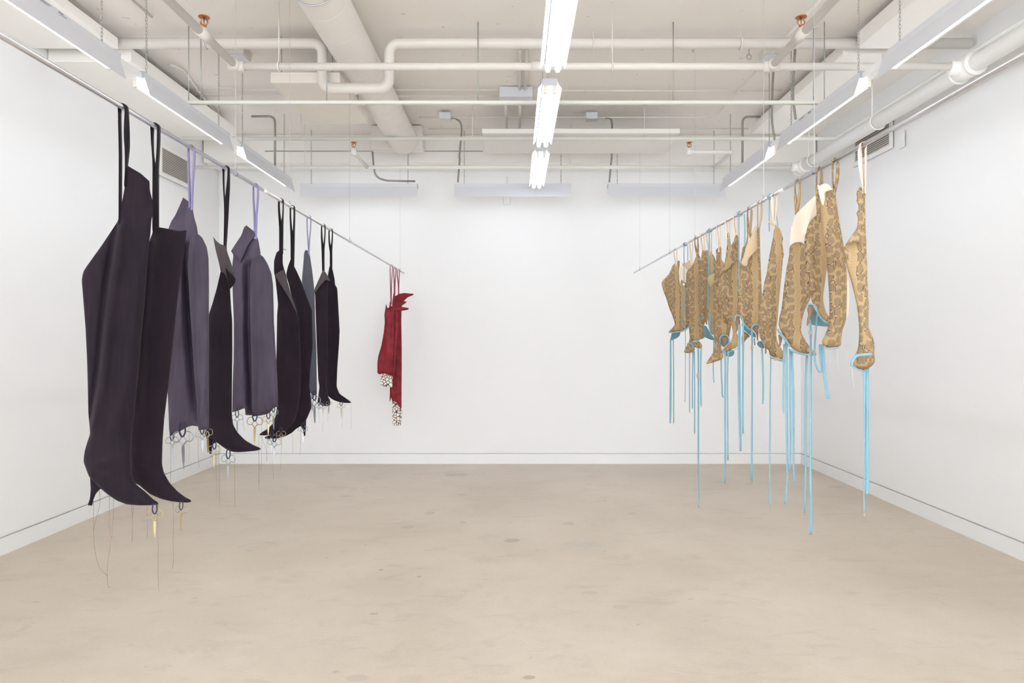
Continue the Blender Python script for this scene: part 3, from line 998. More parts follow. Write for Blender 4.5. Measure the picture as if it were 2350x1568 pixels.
# white wireways bridging to the lamp in front
for o, a, b in extra: wireway(o, a, b)
# maker's print on two reflectors: grey lines too small to read
def print_lines(o, y0):
    for k, (dy, L, z) in enumerate(((0, .10, -.010), (0, .085, -.015), (.01, .07, -.020), (.15, .035, -.010), (.15, .06, -.017), (.16, .05, -.022))):
        bm = bmesh.new(); box(bm, .0448, .0456, y0 + dy, y0 + dy + L, z - (.0035 if k == 3 else .001), z)
        me = bpy.data.meshes.new('printed_line'); bm.to_mesh(me); bm.free()
        q = bpy.data.objects.new('printed_line', me); C.objects.link(q); me.materials.append(M['ink']); q.parent = o
print_lines([o for o in C.objects if o.name == 'fluorescent_lamp'][0], .55)
print_lines(extra[2][0], .35)


# ------------------------------------------------------------------ hanging rails
def rail(rod, label, y0, y1, cables, ysleeve, tapes):
    t = thing('hanging_rail', label, 'rail', (rod.X, 4, rod.Z))
    bm = bmesh.new(); tube(bm, [(rod.X, y0, rod.Z), (rod.X, ysleeve - .03, rod.Z)], rod.r, 16); obj('rail_tube', bm, M['steel'], t, True)
    bm = bmesh.new(); tube(bm, [(rod.X, ysleeve + .03, rod.Z), (rod.X, y1, rod.Z)], rod.r, 16); obj('rail_tube', bm, M['steel'], t, True)
    bm = bmesh.new(); tube(bm, [(rod.X, ysleeve - .032, rod.Z), (rod.X, ysleeve + .032, rod.Z)], rod.r + .0008, 16); obj('joining_sleeve', bm, M['white_sleeve'], t, True)
    for y in cables:
        top = ZC if rod.X > 0 else E + (1.9 if y > 7.36 else 1.93)
        bm = bmesh.new(); tube(bm, [(rod.X, y, rod.Z + rod.r + .004), (rod.X, y, top)], .0009, 5); obj('suspension_cable', bm, M['galv'], t)
        bm = bmesh.new(); tube(bm, [(rod.X, y - .004, rod.Z), (rod.X, y + .004, rod.Z)], rod.r + .0022, 14)
        tube(bm, [(rod.X, y, rod.Z + rod.r), (rod.X, y, rod.Z + rod.r + .02)], .003, 6); obj('cable_clamp', bm, M['silver'], t)
    return t
rail(ROD_L, 'polished steel rail of dark boots and skirts, hung on thin cables', .7, 7.66, (1.3, 3.05, 3.78, 5.15, 7.4), 3.41, ())
rail(ROD_R, 'polished steel rail of snakeskin boots, hung on thin cables', .7, 7.66, (1.3, 3.04, 3.66, 5.06, 5.89, 7.3), 3.41, ())
# ------------------------------------------------------------------ scissors
def make_scissors(name, label, mat):
    """unit length 1: ring tops at z=0, tips at z=-1, cord loop above"""
    t = thing(name, label, 'scissors', (0, 0, 0), 'scissors hung from the hems and soles')
    def flat(nm, prof, y, parent=t, m=mat, th=.016):
        bm = bmesh.new()
        A = [bm.verts.new((x, y - th / 2, z)) for x, z in prof]; B = [bm.verts.new((x, y + th / 2, z)) for x, z in prof]
        for k in range(len(prof)): bm.faces.new((A[k], A[(k + 1) % len(prof)], B[(k + 1) % len(prof)], B[k]))
        bm.faces.new(A); bm.faces.new(B[::-1])
        return obj(nm, bm, m, parent)
    for s, y in ((1, -.010), (-1, .010)):
        flat('blade', [(-s * .012, -.36), (s * .036, -.40), (s * .042, -.50), (s * .034, -.75), (s * .006, -1.0), (-s * .006, -.98), (-s * .014, -.6), (-s * .03, -.46)], y)
        bm = bmesh.new()
        cx, cz = s * .155, -.13
        tube(bm, [(cx + .115 * math.cos(a) - s * .02 * math.sin(a), y, cz + .135 * math.sin(a)) for a in [k * math.pi / 9 for k in range(18)]], .014, 6, closed=True)
        tube(bm, smooth_path([(s * .10, y, -.25), (s * .05, y, -.31), (-s * .015, y, -.40)], 3), .019, 6)
        obj('handle', bm, mat, t, True)
    bm = bmesh.new(); tube(bm, [(0, -.026, -.43), (0, .026, -.43)], .022, 10); obj('screw', bm, mat, t)
    bm = bmesh.new()
    tube(bm, smooth_path([(-.045, .0, .24), (-.075, -.01, .05), (-.05, -.02, -.08), (.0, -.025, -.13), (.05, -.02, -.08), (.075, -.01, .05), (.045, 0, .24)], 4), .022, 6)
    obj('cord_loop', bm, M['cordnavy'], t, True)
    return t


SC = [  # hang px, ring top y, tip y, depth, metal, turn, label
    (355, 1171, 1234, 2.10, 'gold', .35, 'brass scissors under the pointed toe of the widest black boot'),
    (416, 1163, 1218, 2.33, 'gold', -.1, 'brass scissors under the toe of the second black boot'),
    (395, 1004, 1056, 2.60, 'silver', .15, 'small scissors at the lower corner of the grey purple skirt with the louvred vent above'),
    (419, 991, 1077, 2.58, 'silver', .1, 'long dark steel scissors, middle of the hem of the first grey purple skirt'),
    (464, 990, 1041, 2.60, 'silver', .5, 'steel scissors at the hem of the first skirt, beside a boot heel'),
    (476, 986, 1040, 2.66, 'gold', 1.2, 'brass scissors seen edge on between the first skirt and the next boot'),
    (492, 1024, 1076, 2.90, 'gold', .1, 'brass scissors under the heel arch of the single black boot'),
    (524, 1045, 1104, 2.88, 'silver', 0, 'steel scissors with open rings under the sole of the single black boot'),
    (544, 952, 998, 3.27, 'silver', .3, 'steel scissors at the lower corner of the second grey purple skirt'),
    (585, 958, 1023, 3.22, 'gold', .05, 'large brass scissors at the middle of the second skirt hem'),
    (616, 955, 1001, 3.22, 'gold', .4, 'slim brass scissors at the second skirt hem over a boot toe'),
    (627, 940, 987, 3.26, 'silver', 1.0, 'slim scissors at the far hem corner of the second skirt'),
    (624, 999, 1040, 3.58, 'silver', .3, 'steel scissors hooked under the toe of the left-turned boot'),
    (630, 1007, 1061, 3.56, 'silver', .1, 'longest steel scissors under the boot toe that points back over the others'),
    (645, 990, 1030, 3.56, 'gold', 0, 'brass ringed scissors under the middle of the back-turned boot sole'),
    (695, 979, 1018, 3.72, 'silver', .2, 'steel scissors by the slim heel of the back-turned boot'),
    (717, 911, 946, 4.10, 'silver', .5, 'small steel scissors at the tip of the narrow slate skirt'),
    (721, 911, 972, 4.08, 'silver', .9, 'long slim scissors hanging from the narrow slate skirt'),
    (732, 926, 962, 4.36, 'silver', .4, 'steel scissors under the boot with the blunt foot, heel side'),
    (741, 928, 962, 4.38, 'silver', .1, 'dark steel scissors under the boot with the blunt foot, toe side'),
    (755, 922, 950, 4.40, 'silver', .9, 'slim scissors between the two rearmost dark boots'),
    (783, 927, 961, 4.55, 'gold', 0, 'brass scissors under the toe of the rearmost dark boot'),
]
protos = {}
for px, y0, y1, Y, metal, rot, label in SC:
    if metal not in protos:
        protos[metal] = o = make_scissors('scissors', label, M[metal])
    else:
        src = protos[metal]
        o = src.copy(); C.objects.link(o)
        for ch in list(src.children):
            c = ch.copy(); C.objects.link(c); c.parent = o
    o['label'] = label
    o.location = at(px, y0, Y)
    s = (y1 - y0) * Y / F
    o.scale = (s, s, s); o.rotation_euler = (0, 0.03 * math.sin(px), rot)


# ------------------------------------------------------------------ dark boots and skirts
def threads(parent, Y, lst, mat='threadm', r=.0007, dY=0.):
    for pts in lst:
        thread(pts, Y, M[mat], parent, r, dY)


GR = 'dark boots on the steel rail'
# --- first boot
Y = 2.176
b = thing('thigh_boot', 'widest black purple suede thigh boot, foremost on its rail, with curved heel', 'boot', (ROD_L.X, Y, 1.9), GR)
inflate('boot_upper', [(294, 381, 1), (309, 390), (323, 398), (343, 416, 1), (344, 437), (350, 461), (351, 488), (347, 506), (345, 534), (341, 562), (338, 600), (330, 700), (323, 770), (316, 855), (306, 957), (302, 960),
        (299, 1027), (298, 1086), (306, 1110), (331, 1129), (348, 1145), (362, 1153), (363.5, 1158, 1), (348, 1160), (321, 1160), (294, 1157.5), (272, 1149), (251, 1134), (238, 1123), (222, 1108), (208, 1094), (206, 1088),
        (200, 1072), (194, 1059), (197, 1035), (204, 1011), (210, 995), (205, 949), (201.6, 829), (198, 753), (190.6, 664), (188.6, 643), (192, 624), (199, 613), (234, 564), (271, 508), (280, 467), (286, 432), (290, 393)],
        Y, M['suede'], b, c=[(380, .16), (560, .24), (900, .36), (1060, .6), (1160, .85)], seed=1, wave=.006,
        folds=[([(272, 510), (262, 600), (248, 722), (234, 855), (214, 965)], -.036, 5), ([(284, 520), (276, 620), (262, 740), (248, 880), (226, 980)], .018, 11), ([(325, 600), (316, 720), (298, 860), (276, 980)], .012, 9),
               ([(335, 400), (343, 440), (347, 480)], -.012, 4), ([(206, 1084), (232, 1072), (262, 1074)], -.008, 4), ([(210, 1092), (240, 1060), (270, 1052)], .007, 5), ([(330, 1125), (345, 1148)], -.003, 2)])
inflate('heel', [(205, 1090), (211, 1099), (224, 1110), (237, 1122), (229, 1123), (219, 1134), (213.6, 1147.5), (211, 1161, 1), (201.5, 1160, 1), (207, 1145), (209.6, 1121), (207.5, 1100)], Y, M['suede'], b, c=.75, wave=0, sp=.004)
loop_strap('hanging_strap', ROD_L, Y, [(276, 506, 6), (276.4, 400, 6), (276.6, 262, 6)], [(288, 420, 4), (290, 384, 5), (292, 340, 10), (291, 305, 12), (290.5, 262, 8.5)], .017, M['blackstrap'], b, -.004)
threads(b, Y, [[(215, 1150), (215, 1215), (217, 1255), (227, 1300), (246, 1322)], [(228, 1125), (229, 1158), (220, 1193), (215, 1217)], [(252, 1136), (251, 1161), (251, 1215), (256, 1235), (259, 1233)],
               [(261, 1146), (259, 1200), (255, 1242), (249, 1282), (246, 1311), (248, 1346), (253, 1346)], [(302, 1160), (304, 1200), (303, 1244)], [(306, 1160), (304.5, 1188)], [(337, 1161), (338, 1200), (338.5, 1234)],
               [(362, 1158), (362, 1214), (363, 1255), (363, 1322), (364, 1358)]])
# --- second boot
Y = 2.371
b = thing('thigh_boot', 'black purple suede thigh boot with a square top, just behind the widest boot', 'boot', (ROD_L.X, Y, 1.9), GR)
inflate('boot_upper', [(351, 521, 1), (361.5, 521), (386, 525), (409, 530), (428, 528, 1), (423, 577), (418, 600), (406, 697), (396, 794), (384.5, 896), (376, 960), (371.7, 1013), (370, 1067), (374, 1086), (388, 1110), (406.5, 1129), (425, 1142), (438, 1147.5),
        (439, 1151, 1), (434, 1154), (417, 1153.4), (396, 1151), (372, 1145), (347, 1134), (331, 1121), (321, 1112), (310, 1109), (303, 1100), (299, 1080), (300, 1000), (305, 950), (318, 840), (325, 740), (333, 640), (340, 562), (350, 536)],
        Y, M['suede2'], b, c=[(520, .22), (900, .34), (1070, .55), (1150, .85)], seed=2,
        folds=[([(352, 545), (345, 600), (340, 700), (330, 800)], -.012, 4), ([(345, 560), (331, 700), (318, 850), (310, 940)], .010, 5), ([(372, 560), (362, 760), (340, 960)], .008, 14), ([(308, 1030), (330, 1056), (350, 1058)], -.006, 4), ([(315, 1070), (345, 1076)], .006, 5)])
loop_strap('hanging_strap', ROD_L, Y, [(357, 521, 13), (357, 460, 13), (356, 400, 10), (353, 360, 4), (351.5, 310, 5.5)], [(358, 524, 12.5), (358, 460, 12), (361, 380, 7), (362, 330, 6.5), (362.5, 300, 6.5)], .020, M['blackstrap'], b, -.02)
threads(b, Y, [[(397, 1153), (398.5, 1188), (397, 1241), (398, 1281), (396, 1306)]])
# --- first skirt
Y = 2.633
b = thing('satin_skirt', 'larger grey purple satin skirt on lilac straps, with a peaked collar, below the louvred vent', 'skirt', (ROD_L.X, Y, 1.9), 'satin skirts on the dark rail')
inflate('skirt_body', [(420, 453.4, 1), (428, 458.5), (437, 467), (442, 478), (446, 500), (452, 520), (457, 560), (462, 700), (460, 860), (455, 979, 1), (441, 977), (430.6, 980), (414.5, 989.5), (390, 1001.5, 1), (388, 987), (386, 930), (384, 880), (384, 760), (384, 600), (386, 526), (393, 508), (402, 495), (411, 475)],
        Y, M['satin'], b, c=.2, seed=3, wave=.009, folds=[([(437, 480), (428, 520), (420, 600), (414, 760), (400, 960)], .012, 6), ([(414, 560), (408, 700), (402, 860)], -.008, 4), ([(424, 470), (404, 512), (392, 530)], -.01, 4), ([(412, 480), (400, 500)], .006, 3), ([(431, 570), (432, 620), (441, 780), (453, 970)], -.06, 7)])
inflate('front_panel', [(434, 566), (438, 549), (444.5, 539), (453.4, 536), (464, 545), (474, 566), (478, 592), (479, 650), (478.6, 804), (479, 940), (479, 983, 1), (468, 987), (455.5, 988, 1), (452, 940), (446, 860), (440.6, 778), (434, 660), (431, 610)], Y - .05, M['satin'], b, c=.5, seed=4, wave=.008,
        folds=[([(446, 560), (452, 760), (462, 960)], .006, 7), ([(470, 600), (470, 940)], .004, 5), ([(440, 552), (455, 542), (468, 556)], -.004, 3)])
loop_strap('hanging_strap', ROD_L, Y, [(435.5, 470, 5), (434.5, 420, 5), (433.5, 345, 4.5)], [(440.5, 474, 4.5), (442, 430, 4), (444, 345, 5.5)], .011, M['lilac'], b, -.01)
threads(b, Y, [[(391, 1002), (392, 1060), (391, 1112)], [(434, 980), (434, 1020), (433, 1060)], [(456, 988), (454, 1030), (457, 1075)]], 'threadm', .0005)
# --- single boot with twisted flap
Y = 2.95
b = thing('thigh_boot', 'single slim black purple boot with a twisted flap top, between the two grey skirts', 'boot', (ROD_L.X, Y, 1.9), GR)
inflate('boot_upper', [(508, 615), (514, 606), (522, 612), (527, 640), (529.6, 700), (532.7, 740), (533, 800), (532, 873), (531.4, 950), (534, 975), (544, 993), (562, 1011), (582, 1022), (597.8, 1028.5), (599, 1031, 1), (592, 1034.4), (567, 1037), (544, 1038.4), (529, 1036), (513, 1026), (503, 1018), (495, 1013), (484, 1006), (473, 1003), (470, 993), (473, 986), (479, 983), (478.6, 950), (479, 796), (479, 724), (487, 700), (498, 660)],
        Y, M['suede'], b, c=[(600, .25), (700, .42), (960, .45), (1035, .85)], seed=5, wave=.003, folds=[([(488, 712), (508, 690), (527, 672)], -.010, 4), ([(500, 640), (505, 700)], .006, 5)])
inflate('top_flap', [(489, 543, 1), (498, 555), (508, 561.6), (518, 563.5), (522, 580), (528, 596.5), (535, 618), (541, 639), (539, 651), (527, 665, 1), (523, 650), (518, 632), (511, 625), (506, 624), (503, 606), (495, 575)], Y - .03, M['suedelin'], b, c=.12, seed=6, wave=.004, folds=[([(517, 572), (513, 600), (515, 622)], -.018, 4), ([(526, 600), (520, 615), (518, 630)], -.012, 4)])
inflate('flap_fold', [(517, 614), (526, 624), (541, 640), (539, 651), (527, 665, 1), (522, 645)], Y - .045, M['suede'], b, c=.15, wave=0, sp=.006)
inflate('heel', [(469.7, 993), (475, 1002), (486, 1008), (497, 1016), (490, 1018), (486, 1027), (485.5, 1041.5, 1), (481, 1042, 1), (479, 1026), (477.5, 1012), (471, 1001)], Y + .004, M['suede'], b, c=.8, wave=0, sp=.004)
loop_strap('hanging_strap', ROD_L, Y, [(516, 563, 5), (516, 480, 2.5), (513, 395, 3.5)], [(517, 563, 5.5), (518.5, 530, 7), (521, 460, 9), (522.5, 400, 5)], .018, M['blackstrap'], b, -.012)
threads(b, Y, [[(485, 1042), (490, 1060), (488, 1072)], [(496, 1016), (496, 1060), (497, 1110), (499, 1140)], [(503, 1020), (503, 1080), (504, 1158)], [(538, 1038), (538.5, 1090), (539, 1166)], [(594, 1034), (595, 1080), (594, 1125)]], 'threadm', .0006)
# --- second skirt
Y = 3.286
b = thing('satin_skirt', 'smaller grey purple satin skirt on lilac straps, with folded lapel collar', 'skirt', (ROD_L.X, Y, 1.9), 'satin skirts on the dark rail')
inflate('skirt_body', [(565, 517, 1), (575, 525), (585, 533), (588.6, 539), (593, 552), (598, 580), (600, 640), (598, 800), (592, 945, 1), (580, 953.5), (563, 953, 1), (562, 936.4), (549, 942), (532.7, 946.6, 1), (534, 873), (536, 822), (536.6, 740), (534, 677), (533, 606), (536, 585), (530, 576.5, 1), (541, 559), (554, 540), (560, 521)],
        Y, M['satin'], b, c=.2, seed=7, wave=.009, folds=[([(590, 545), (582, 580), (572, 640), (560, 760), (552, 930)], .013, 5), ([(574, 610), (573, 745), (578, 873), (579, 955)], -.065, 6), ([(540, 586), (549, 600), (556, 585), (572, 560)], -.012, 3), ([(549, 550), (550, 600)], -.006, 2.5), ([(552, 700), (548, 850)], -.006, 4), ([(544, 700), (542, 900)], .006, 5)])
inflate('collar_flap', [(564, 519, 1), (584, 532), (586, 540), (570, 562), (551, 604, 1), (546, 594), (532, 577, 1), (543, 560), (556, 541)], Y - .02, M['satin'], b, c=.08, wave=.003, seed=71, folds=[([(548, 555), (549, 600)], -.004, 2.5)])
inflate('front_panel', [(574.4, 618), (578, 601), (587, 587), (595.7, 583.5), (604, 589), (614, 605), (622.8, 627), (626.4, 653), (628.5, 740), (632, 800), (636, 873), (638, 934, 1), (628, 936.4), (622, 945), (613, 951), (592.7, 955), (580, 956, 1), (578.6, 873), (574.8, 745), (574, 660)], Y - .055, M['satin'], b, c=.5, seed=8, wave=.008,
        folds=[([(602, 640), (604, 740), (602, 800)], -.005, 2.5), ([(616, 640), (622, 780), (627, 930)], -.006, 3.5), ([(588, 610), (590, 780), (594, 940)], .006, 6)])
loop_strap('hanging_strap', ROD_L, Y, [(585, 540, 4), (583.5, 480, 4), (582.5, 432, 3.5)], [(587, 540, 5), (589, 480, 4.5), (591, 430, 4)], .011, M['lilac'], b, -.012)
threads(b, Y, [[(557, 946), (558, 970), (561, 990)], [(600, 955), (601, 1000), (600, 1080)], [(611, 952), (613, 990), (612, 1060)]], 'threadm', .0005)
# --- two boots with feet turned back
Y = 3.641
b = thing('thigh_boot', 'black boot with a pale triangular lining flap, toe turned towards the skirts', 'boot', (ROD_L.X, Y, 1.9), GR)
inflate('boot_upper', [(649, 574, 1), (642, 574), (634.6, 579), (628.7, 599), (628.7, 625), (632, 641), (636, 677), (638, 700), (636, 720), (634.8, 796), (633.5, 848), (636, 932), (633.5, 952), (626, 972.6), (613, 985), (598, 994), (594.5, 998.6, 1), (603, 1000), (623, 998), (638.6, 995.6), (654, 990.5), (668, 976), (678, 964), (684, 940), (690, 900), (690, 850), (689, 796), (686.5, 740), (680, 716), (672.4, 695.6), (663, 660), (655.8, 630), (648.8, 606)],
        Y, M['suede2'], b, c=[(574, .18), (700, .3), (940, .45), (1000, .8)], seed=9, folds=[([(648, 640), (660, 700), (672, 780), (682, 840)], -.022, 5), ([(654, 720), (664, 830), (668, 930)], .012, 5), ([(640, 640), (648, 720), (660, 800)], .01, 6), ([(664, 722), (674, 800)], .008, 3), ([(660, 940), (672, 950), (680, 940)], -.008, 3.5), ([(640, 952), (660, 946), (676, 950)], .006, 4)])
inflate('lining_flap', [(630, 631, 1), (650, 619, 1), (655, 634), (661, 650), (669, 679), (680, 712), (682, 720, 1), (663, 684), (639, 646)], Y - .03, M['suedelin'], b, c=.06, wave=0, sp=.008)
bm = bmesh.new(); tube(bm, smooth_path([at(648, 573, Y), at(652, 572, Y), at(655, 572.5, Y), at(655.5, 575, Y)], 4), .0012, 5); obj('loose_thread_end', bm, M['suede'], b, True)
loop_strap('hanging_strap', ROD_L, Y, [(645, 574, 8.5), (645, 530, 8.5), (643.5, 500, 5), (641.8, 462, 3.5)], [(645.5, 574, 8), (646, 530, 8), (648, 500, 3), (649.8, 460, 2.2)], .020, M['blackstrap'], b, -.012)
threads(b, Y, [[(594, 999), (594.5, 1040), (594, 1120)], [(598, 1000), (610, 1030), (613, 1056)], [(626, 1060), (627, 1080), (628, 1102)], [(646, 992), (645, 1050), (643, 1078)]], 'threadm', .0005)
Y = 3.826
b = thing('thigh_boot', 'black boot with a slim spike heel, behind the boot with the pale flap', 'boot', (ROD_L.X, Y, 1.9), GR)
inflate('boot_upper', [(667.6, 593), (673.5, 608), (682, 625), (692.4, 648), (705, 684), (716, 712), (716.8, 750), (717.7, 796), (712, 850), (710, 886), (714, 915), (715, 936), (705, 960), (696, 976), (680, 984), (670, 994), (654, 1002), (633.5, 1007), (610.5, 1008), (607, 1005, 1), (613, 999.4), (634, 992), (655, 975), (672, 940), (680, 900), (680, 800), (674, 700), (662, 650), (656.3, 632), (660, 614), (665, 600)],
        Y, M['suede'], b, c=[(593, .22), (750, .36), (940, .45), (1000, .7)], seed=10, folds=[([(668, 606), (666, 630), (664, 650)], -.012, 3), ([(676, 640), (690, 760), (700, 850)], .02, 6), ([(672, 640), (682, 740), (690, 850)], -.022, 4), ([(690, 930), (700, 945), (712, 930)], -.008, 3.5)])
inflate('heel', [(691, 973), (697, 966), (702.5, 962), (702, 980), (700.6, 1000.7, 1), (697, 1000.7, 1), (695.5, 985)], Y + .01, M['suede'], b, c=.85, wave=0, sp=.004)
loop_strap('hanging_strap', ROD_L, Y, [(670.5, 608, 6.5), (670.5, 560, 7), (668.5, 520, 4), (667, 476, 2.4)], [(672, 608, 6), (673, 560, 6), (674.5, 520, 4), (674.8, 474, 3.4)], .018, M['blackstrap'], b, -.01)
threads(b, Y, [[(672, 994), (672, 1020), (671.5, 1041)], [(690, 978), (691, 1010), (688, 1045)], [(689, 985), (690, 1020)]], 'threadm', .0005)
# --- slate skirt
Y = 4.132
b = thing('satin_skirt', 'narrow slate blue grey satin skirt seen edge on, on thin lilac straps', 'skirt', (ROD_L.X, Y, 1.9), 'satin skirts on the dark rail')
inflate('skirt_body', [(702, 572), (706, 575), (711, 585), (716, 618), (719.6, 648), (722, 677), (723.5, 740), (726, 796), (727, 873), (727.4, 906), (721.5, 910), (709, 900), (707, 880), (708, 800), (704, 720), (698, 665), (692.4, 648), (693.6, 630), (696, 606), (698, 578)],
        Y, M['sidelit'], b, c=.4, seed=11, folds=[([(707, 585), (704, 630), (708, 700)], .012, 4), ([(698, 620), (702, 640), (699, 660)], -.01, 2.5), ([(714, 640), (717, 800), (719, 900)], -.01, 3)])
loop_strap('hanging_strap', ROD_L, Y, [(708, 580, 2), (706, 530, 2), (705.5, 498, 1.6)], [(709, 580, 2.4), (711, 530, 2), (713, 496, 2)], .009, M['lilac'], b, -.01)
threads(b, Y, [[(714, 907), (714, 940), (713, 960)]], 'threadm', .0005)
# --- last two dark boots
Y = 4.442
b = thing('thigh_boot', 'brown black boot with folded grey cuff tip and blunt foot, last but one on rail', 'boot', (ROD_L.X, Y, 1.9), GR)
inflate('boot_upper', [(741, 621), (748, 627), (753, 640), (752, 660), (751, 740), (751.5, 796), (750, 883), (753, 911), (759, 924), (757, 932), (748, 933), (733, 929), (729, 921), (733, 888), (730.5, 873), (728, 822), (725, 740), (723, 679), (720.7, 665), (728, 650), (736, 636)],
        Y, M['suede2'], b, c=[(620, .25), (860, .45), (930, .8)], seed=12, folds=[([(748, 660), (745, 760), (742, 880)], .01, 4), ([(728, 670), (736, 660), (744, 640)], -.012, 3), ([(738, 700), (737, 860)], -.008, 3)])
inflate('cuff_tip', [(741, 620), (748, 626), (754, 637), (758.5, 645, 1), (755, 646), (748, 642), (736, 655), (724, 672), (721, 665), (730, 645)], Y - .025, M['suedelin'], b, c=.1, wave=0, sp=.008)
loop_strap('hanging_strap', ROD_L, Y, [(741.5, 622, 4), (741, 580, 5.5), (739.5, 550, 4), (738, 520, 2.2)], [(742.5, 622, 4), (742.5, 580, 4), (744, 550, 2.5), (745, 517, 2)], .016, M['blackstrap'], b, -.01)
threads(b, Y, [[(730, 924), (732, 950), (733, 970)], [(741, 933), (741, 970), (740, 990)], [(749, 933), (752, 950), (752, 968)]], 'threadm', .0005)
Y = 4.62
b = thing('thigh_boot', 'rearmost dark boot on its rail, pointed toe clear against the white wall', 'boot', (ROD_L.X, Y, 1.9), GR)
inflate('boot_upper', [(759.7, 604, 1), (763, 618), (768, 641), (769, 655), (773.8, 660), (775, 677), (778.5, 740), (779.5, 760), (778, 790), (774, 848), (772.6, 888), (779, 904), (791.7, 912.7), (804.5, 921.6), (806.5, 924, 1), (802, 925.7), (781.5, 924), (766, 919), (758.5, 914), (752, 909), (750, 883), (750, 800), (750, 700), (751, 650), (752.6, 630), (756, 611)],
        Y, M['suede'], b, c=[(604, .25), (860, .45), (924, .85)], seed=13, folds=[([(756, 620), (756, 700), (758, 860)], -.008, 3), ([(768, 660), (770, 780)], .006, 4)])
loop_strap('hanging_strap', ROD_L, Y, [(759.5, 606, 5), (759.5, 580, 6), (757, 555, 3.5), (755, 528, 2.2)], [(760, 606, 5), (760.3, 575, 4), (761, 550, 2.5), (761.5, 526, 2)], .016, M['blackstrap'], b, -.01)
threads(b, Y, [[(786, 925), (787, 950), (785, 982)], [(805, 925), (805.5, 960), (806, 985)]], 'threadm', .0005)

# ------------------------------------------------------------------ red boots hung upside down
GRR = 'red boots hung upside down'
Y = 7.28
b = thing('red_boot', 'red leather boot hung upside down, its toe topmost of the three red toes', 'boot', (ROD_L.X, Y, 1.9), GRR)
inflate('boot_upper', [(905, 668, 1), (906, 678), (908, 680), (914, 675), (927, 672.5), (949, 674.5, 1), (949, 677, 1), (935, 683), (926, 692), (920, 700), (921, 730), (922, 800), (922, 850), (921, 930), (918, 935, 1), (910, 900), (906, 800), (903, 720), (901, 690), (902, 680)], Y, M['red'], b, c=.5, seed=21, sp=.008, wave=.008)
loop_strap('hanging_strap', ROD_L, Y, [(914.5, 676, 2), (913.5, 640, 2), (912, 618, 1.5)], [(915, 676, 2), (915.5, 640, 1.6), (916.6, 618, 1.5)], .012, M['redstrap'], b)
Y = 7.07
b = thing('red_boot', 'longest red leather boot hung upside down, ragged hem over a white patterned lining tail', 'boot', (ROD_L.X, Y, 1.9), GRR)
inflate('boot_upper', [(904, 668, 1), (906, 690), (912, 693), (922, 691.5), (933, 691.5, 1), (932, 695, 1), (922, 702), (921, 740), (922, 850), (921.5, 900), (921.5, 938, 1), (917, 935), (911, 924), (905, 921), (900, 922), (898, 912), (896, 919), (894, 923, 1), (895, 890), (898, 800), (899, 720), (900, 694), (902, 680)], Y, M['red'], b, c=[(668, .5), (800, .35), (940, .2)], seed=22, sp=.009, wave=.01)
inflate('patterned_lining', [(900, 916), (912, 920), (920, 938), (923, 944), (922, 958), (919.5, 976.5, 1), (901, 977, 1), (900.5, 945)], Y + .035, M['crackle'], b, c=.1, wave=.004, sp=.012)
loop_strap('hanging_strap', ROD_L, Y, [(905, 668, 3), (904.5, 640, 2), (903.6, 612, 1.4)], [(906, 668, 3), (907, 640, 2), (908.4, 612, 1.5)], .012, M['redstrap'], b)
Y = 6.87
b = thing('red_boot', 'widest red leather boot hung upside down, spike heel up, short patterned lining below the hem', 'boot', (ROD_L.X, Y, 1.9), GRR)
inflate('boot_upper', [(886, 697, 1), (888, 704), (890, 708), (893, 706), (895, 690, 1), (897, 700), (899, 704), (903, 703), (912, 703.5), (922, 704.5), (938, 707, 1), (937, 711, 1), (922, 713.5), (911, 714), (907, 730), (907, 790), (905, 830), (902, 864), (898, 862), (892, 860), (882, 857), (875, 858), (871, 860), (866, 856, 1), (866, 832), (868, 818), (875, 794), (880, 767), (883, 740), (882, 722), (884, 711)], Y, M['red'], b, c=[(697, .5), (760, .4), (860, .22)], seed=23, sp=.009, wave=.01, folds=[([(905, 735), (904, 800), (900, 860)], .015, 3)])
inflate('side_panel', [(908, 714), (913, 716), (915, 730), (914, 760), (911, 800), (906, 850), (902.5, 890, 1), (901, 862), (904, 800), (907, 745)], Y - .03, M['red'], b, c=.3, seed=24, sp=.01, wave=.006)
inflate('patterned_lining', [(874, 858), (888, 855), (901, 862), (900.5, 890, 1), (892, 889), (882, 888), (873, 885, 1)], Y + .04, M['crackle'], b, c=.1, wave=.004, sp=.012)
loop_strap('hanging_strap', ROD_L, Y, [(897, 690, 2), (896, 650, 1.6), (894.6, 608, 1.3)], [(898, 690, 2), (898.5, 650, 1.6), (899.6, 608, 1.4)], .012, M['redstrap'], b)
# ------------------------------------------------------------------ snakeskin boots
GS = 'snakeskin boots on the steel rail'


def piping(parent, pts, Y, r=.0035, dY=0., w=0):
    bm = bmesh.new()
    tube(bm, smooth_path([at(x, y, Y + dY) for x, y in pts], 4), r, 6)
    return obj('blue_piping', bm, M['blue'], parent, True)


def hang(parent, Y, lst, dY=0.):
    """blue ribbons: list of (points, tip) ; tip adds a small metal crimp at the end"""
    for pts, tip in lst:
        o = ribbon('blue_ribbon', pts, Y, M['blue'], parent, None, dY)
        if tip:
            x, y, w = pts[-1]
            c = at(x, y, Y + dY) - Vector(parent.location)
            bm = bmesh.new()
            tube(bm, [c + Vector((-w * .5 * Y / F, -.002, 0)), c + Vector((-w * .4 * Y / F, -.002, -.012))], .0012, 5)
            tube(bm, [c + Vector((w * .5 * Y / F, -.002, 0)), c + Vector((w * .4 * Y / F, -.002, -.012))], .0012, 5)
            bmesh.ops.translate(bm, verts=bm.verts, vec=(0, 0, 0))
            me = bpy.data.meshes.new('ribbon_crimp'); bm.to_mesh(me); bm.free()
            q = bpy.data.objects.new('ribbon_crimp', me); C.objects.link(q); me.materials.append(M['gold']); q.parent = o


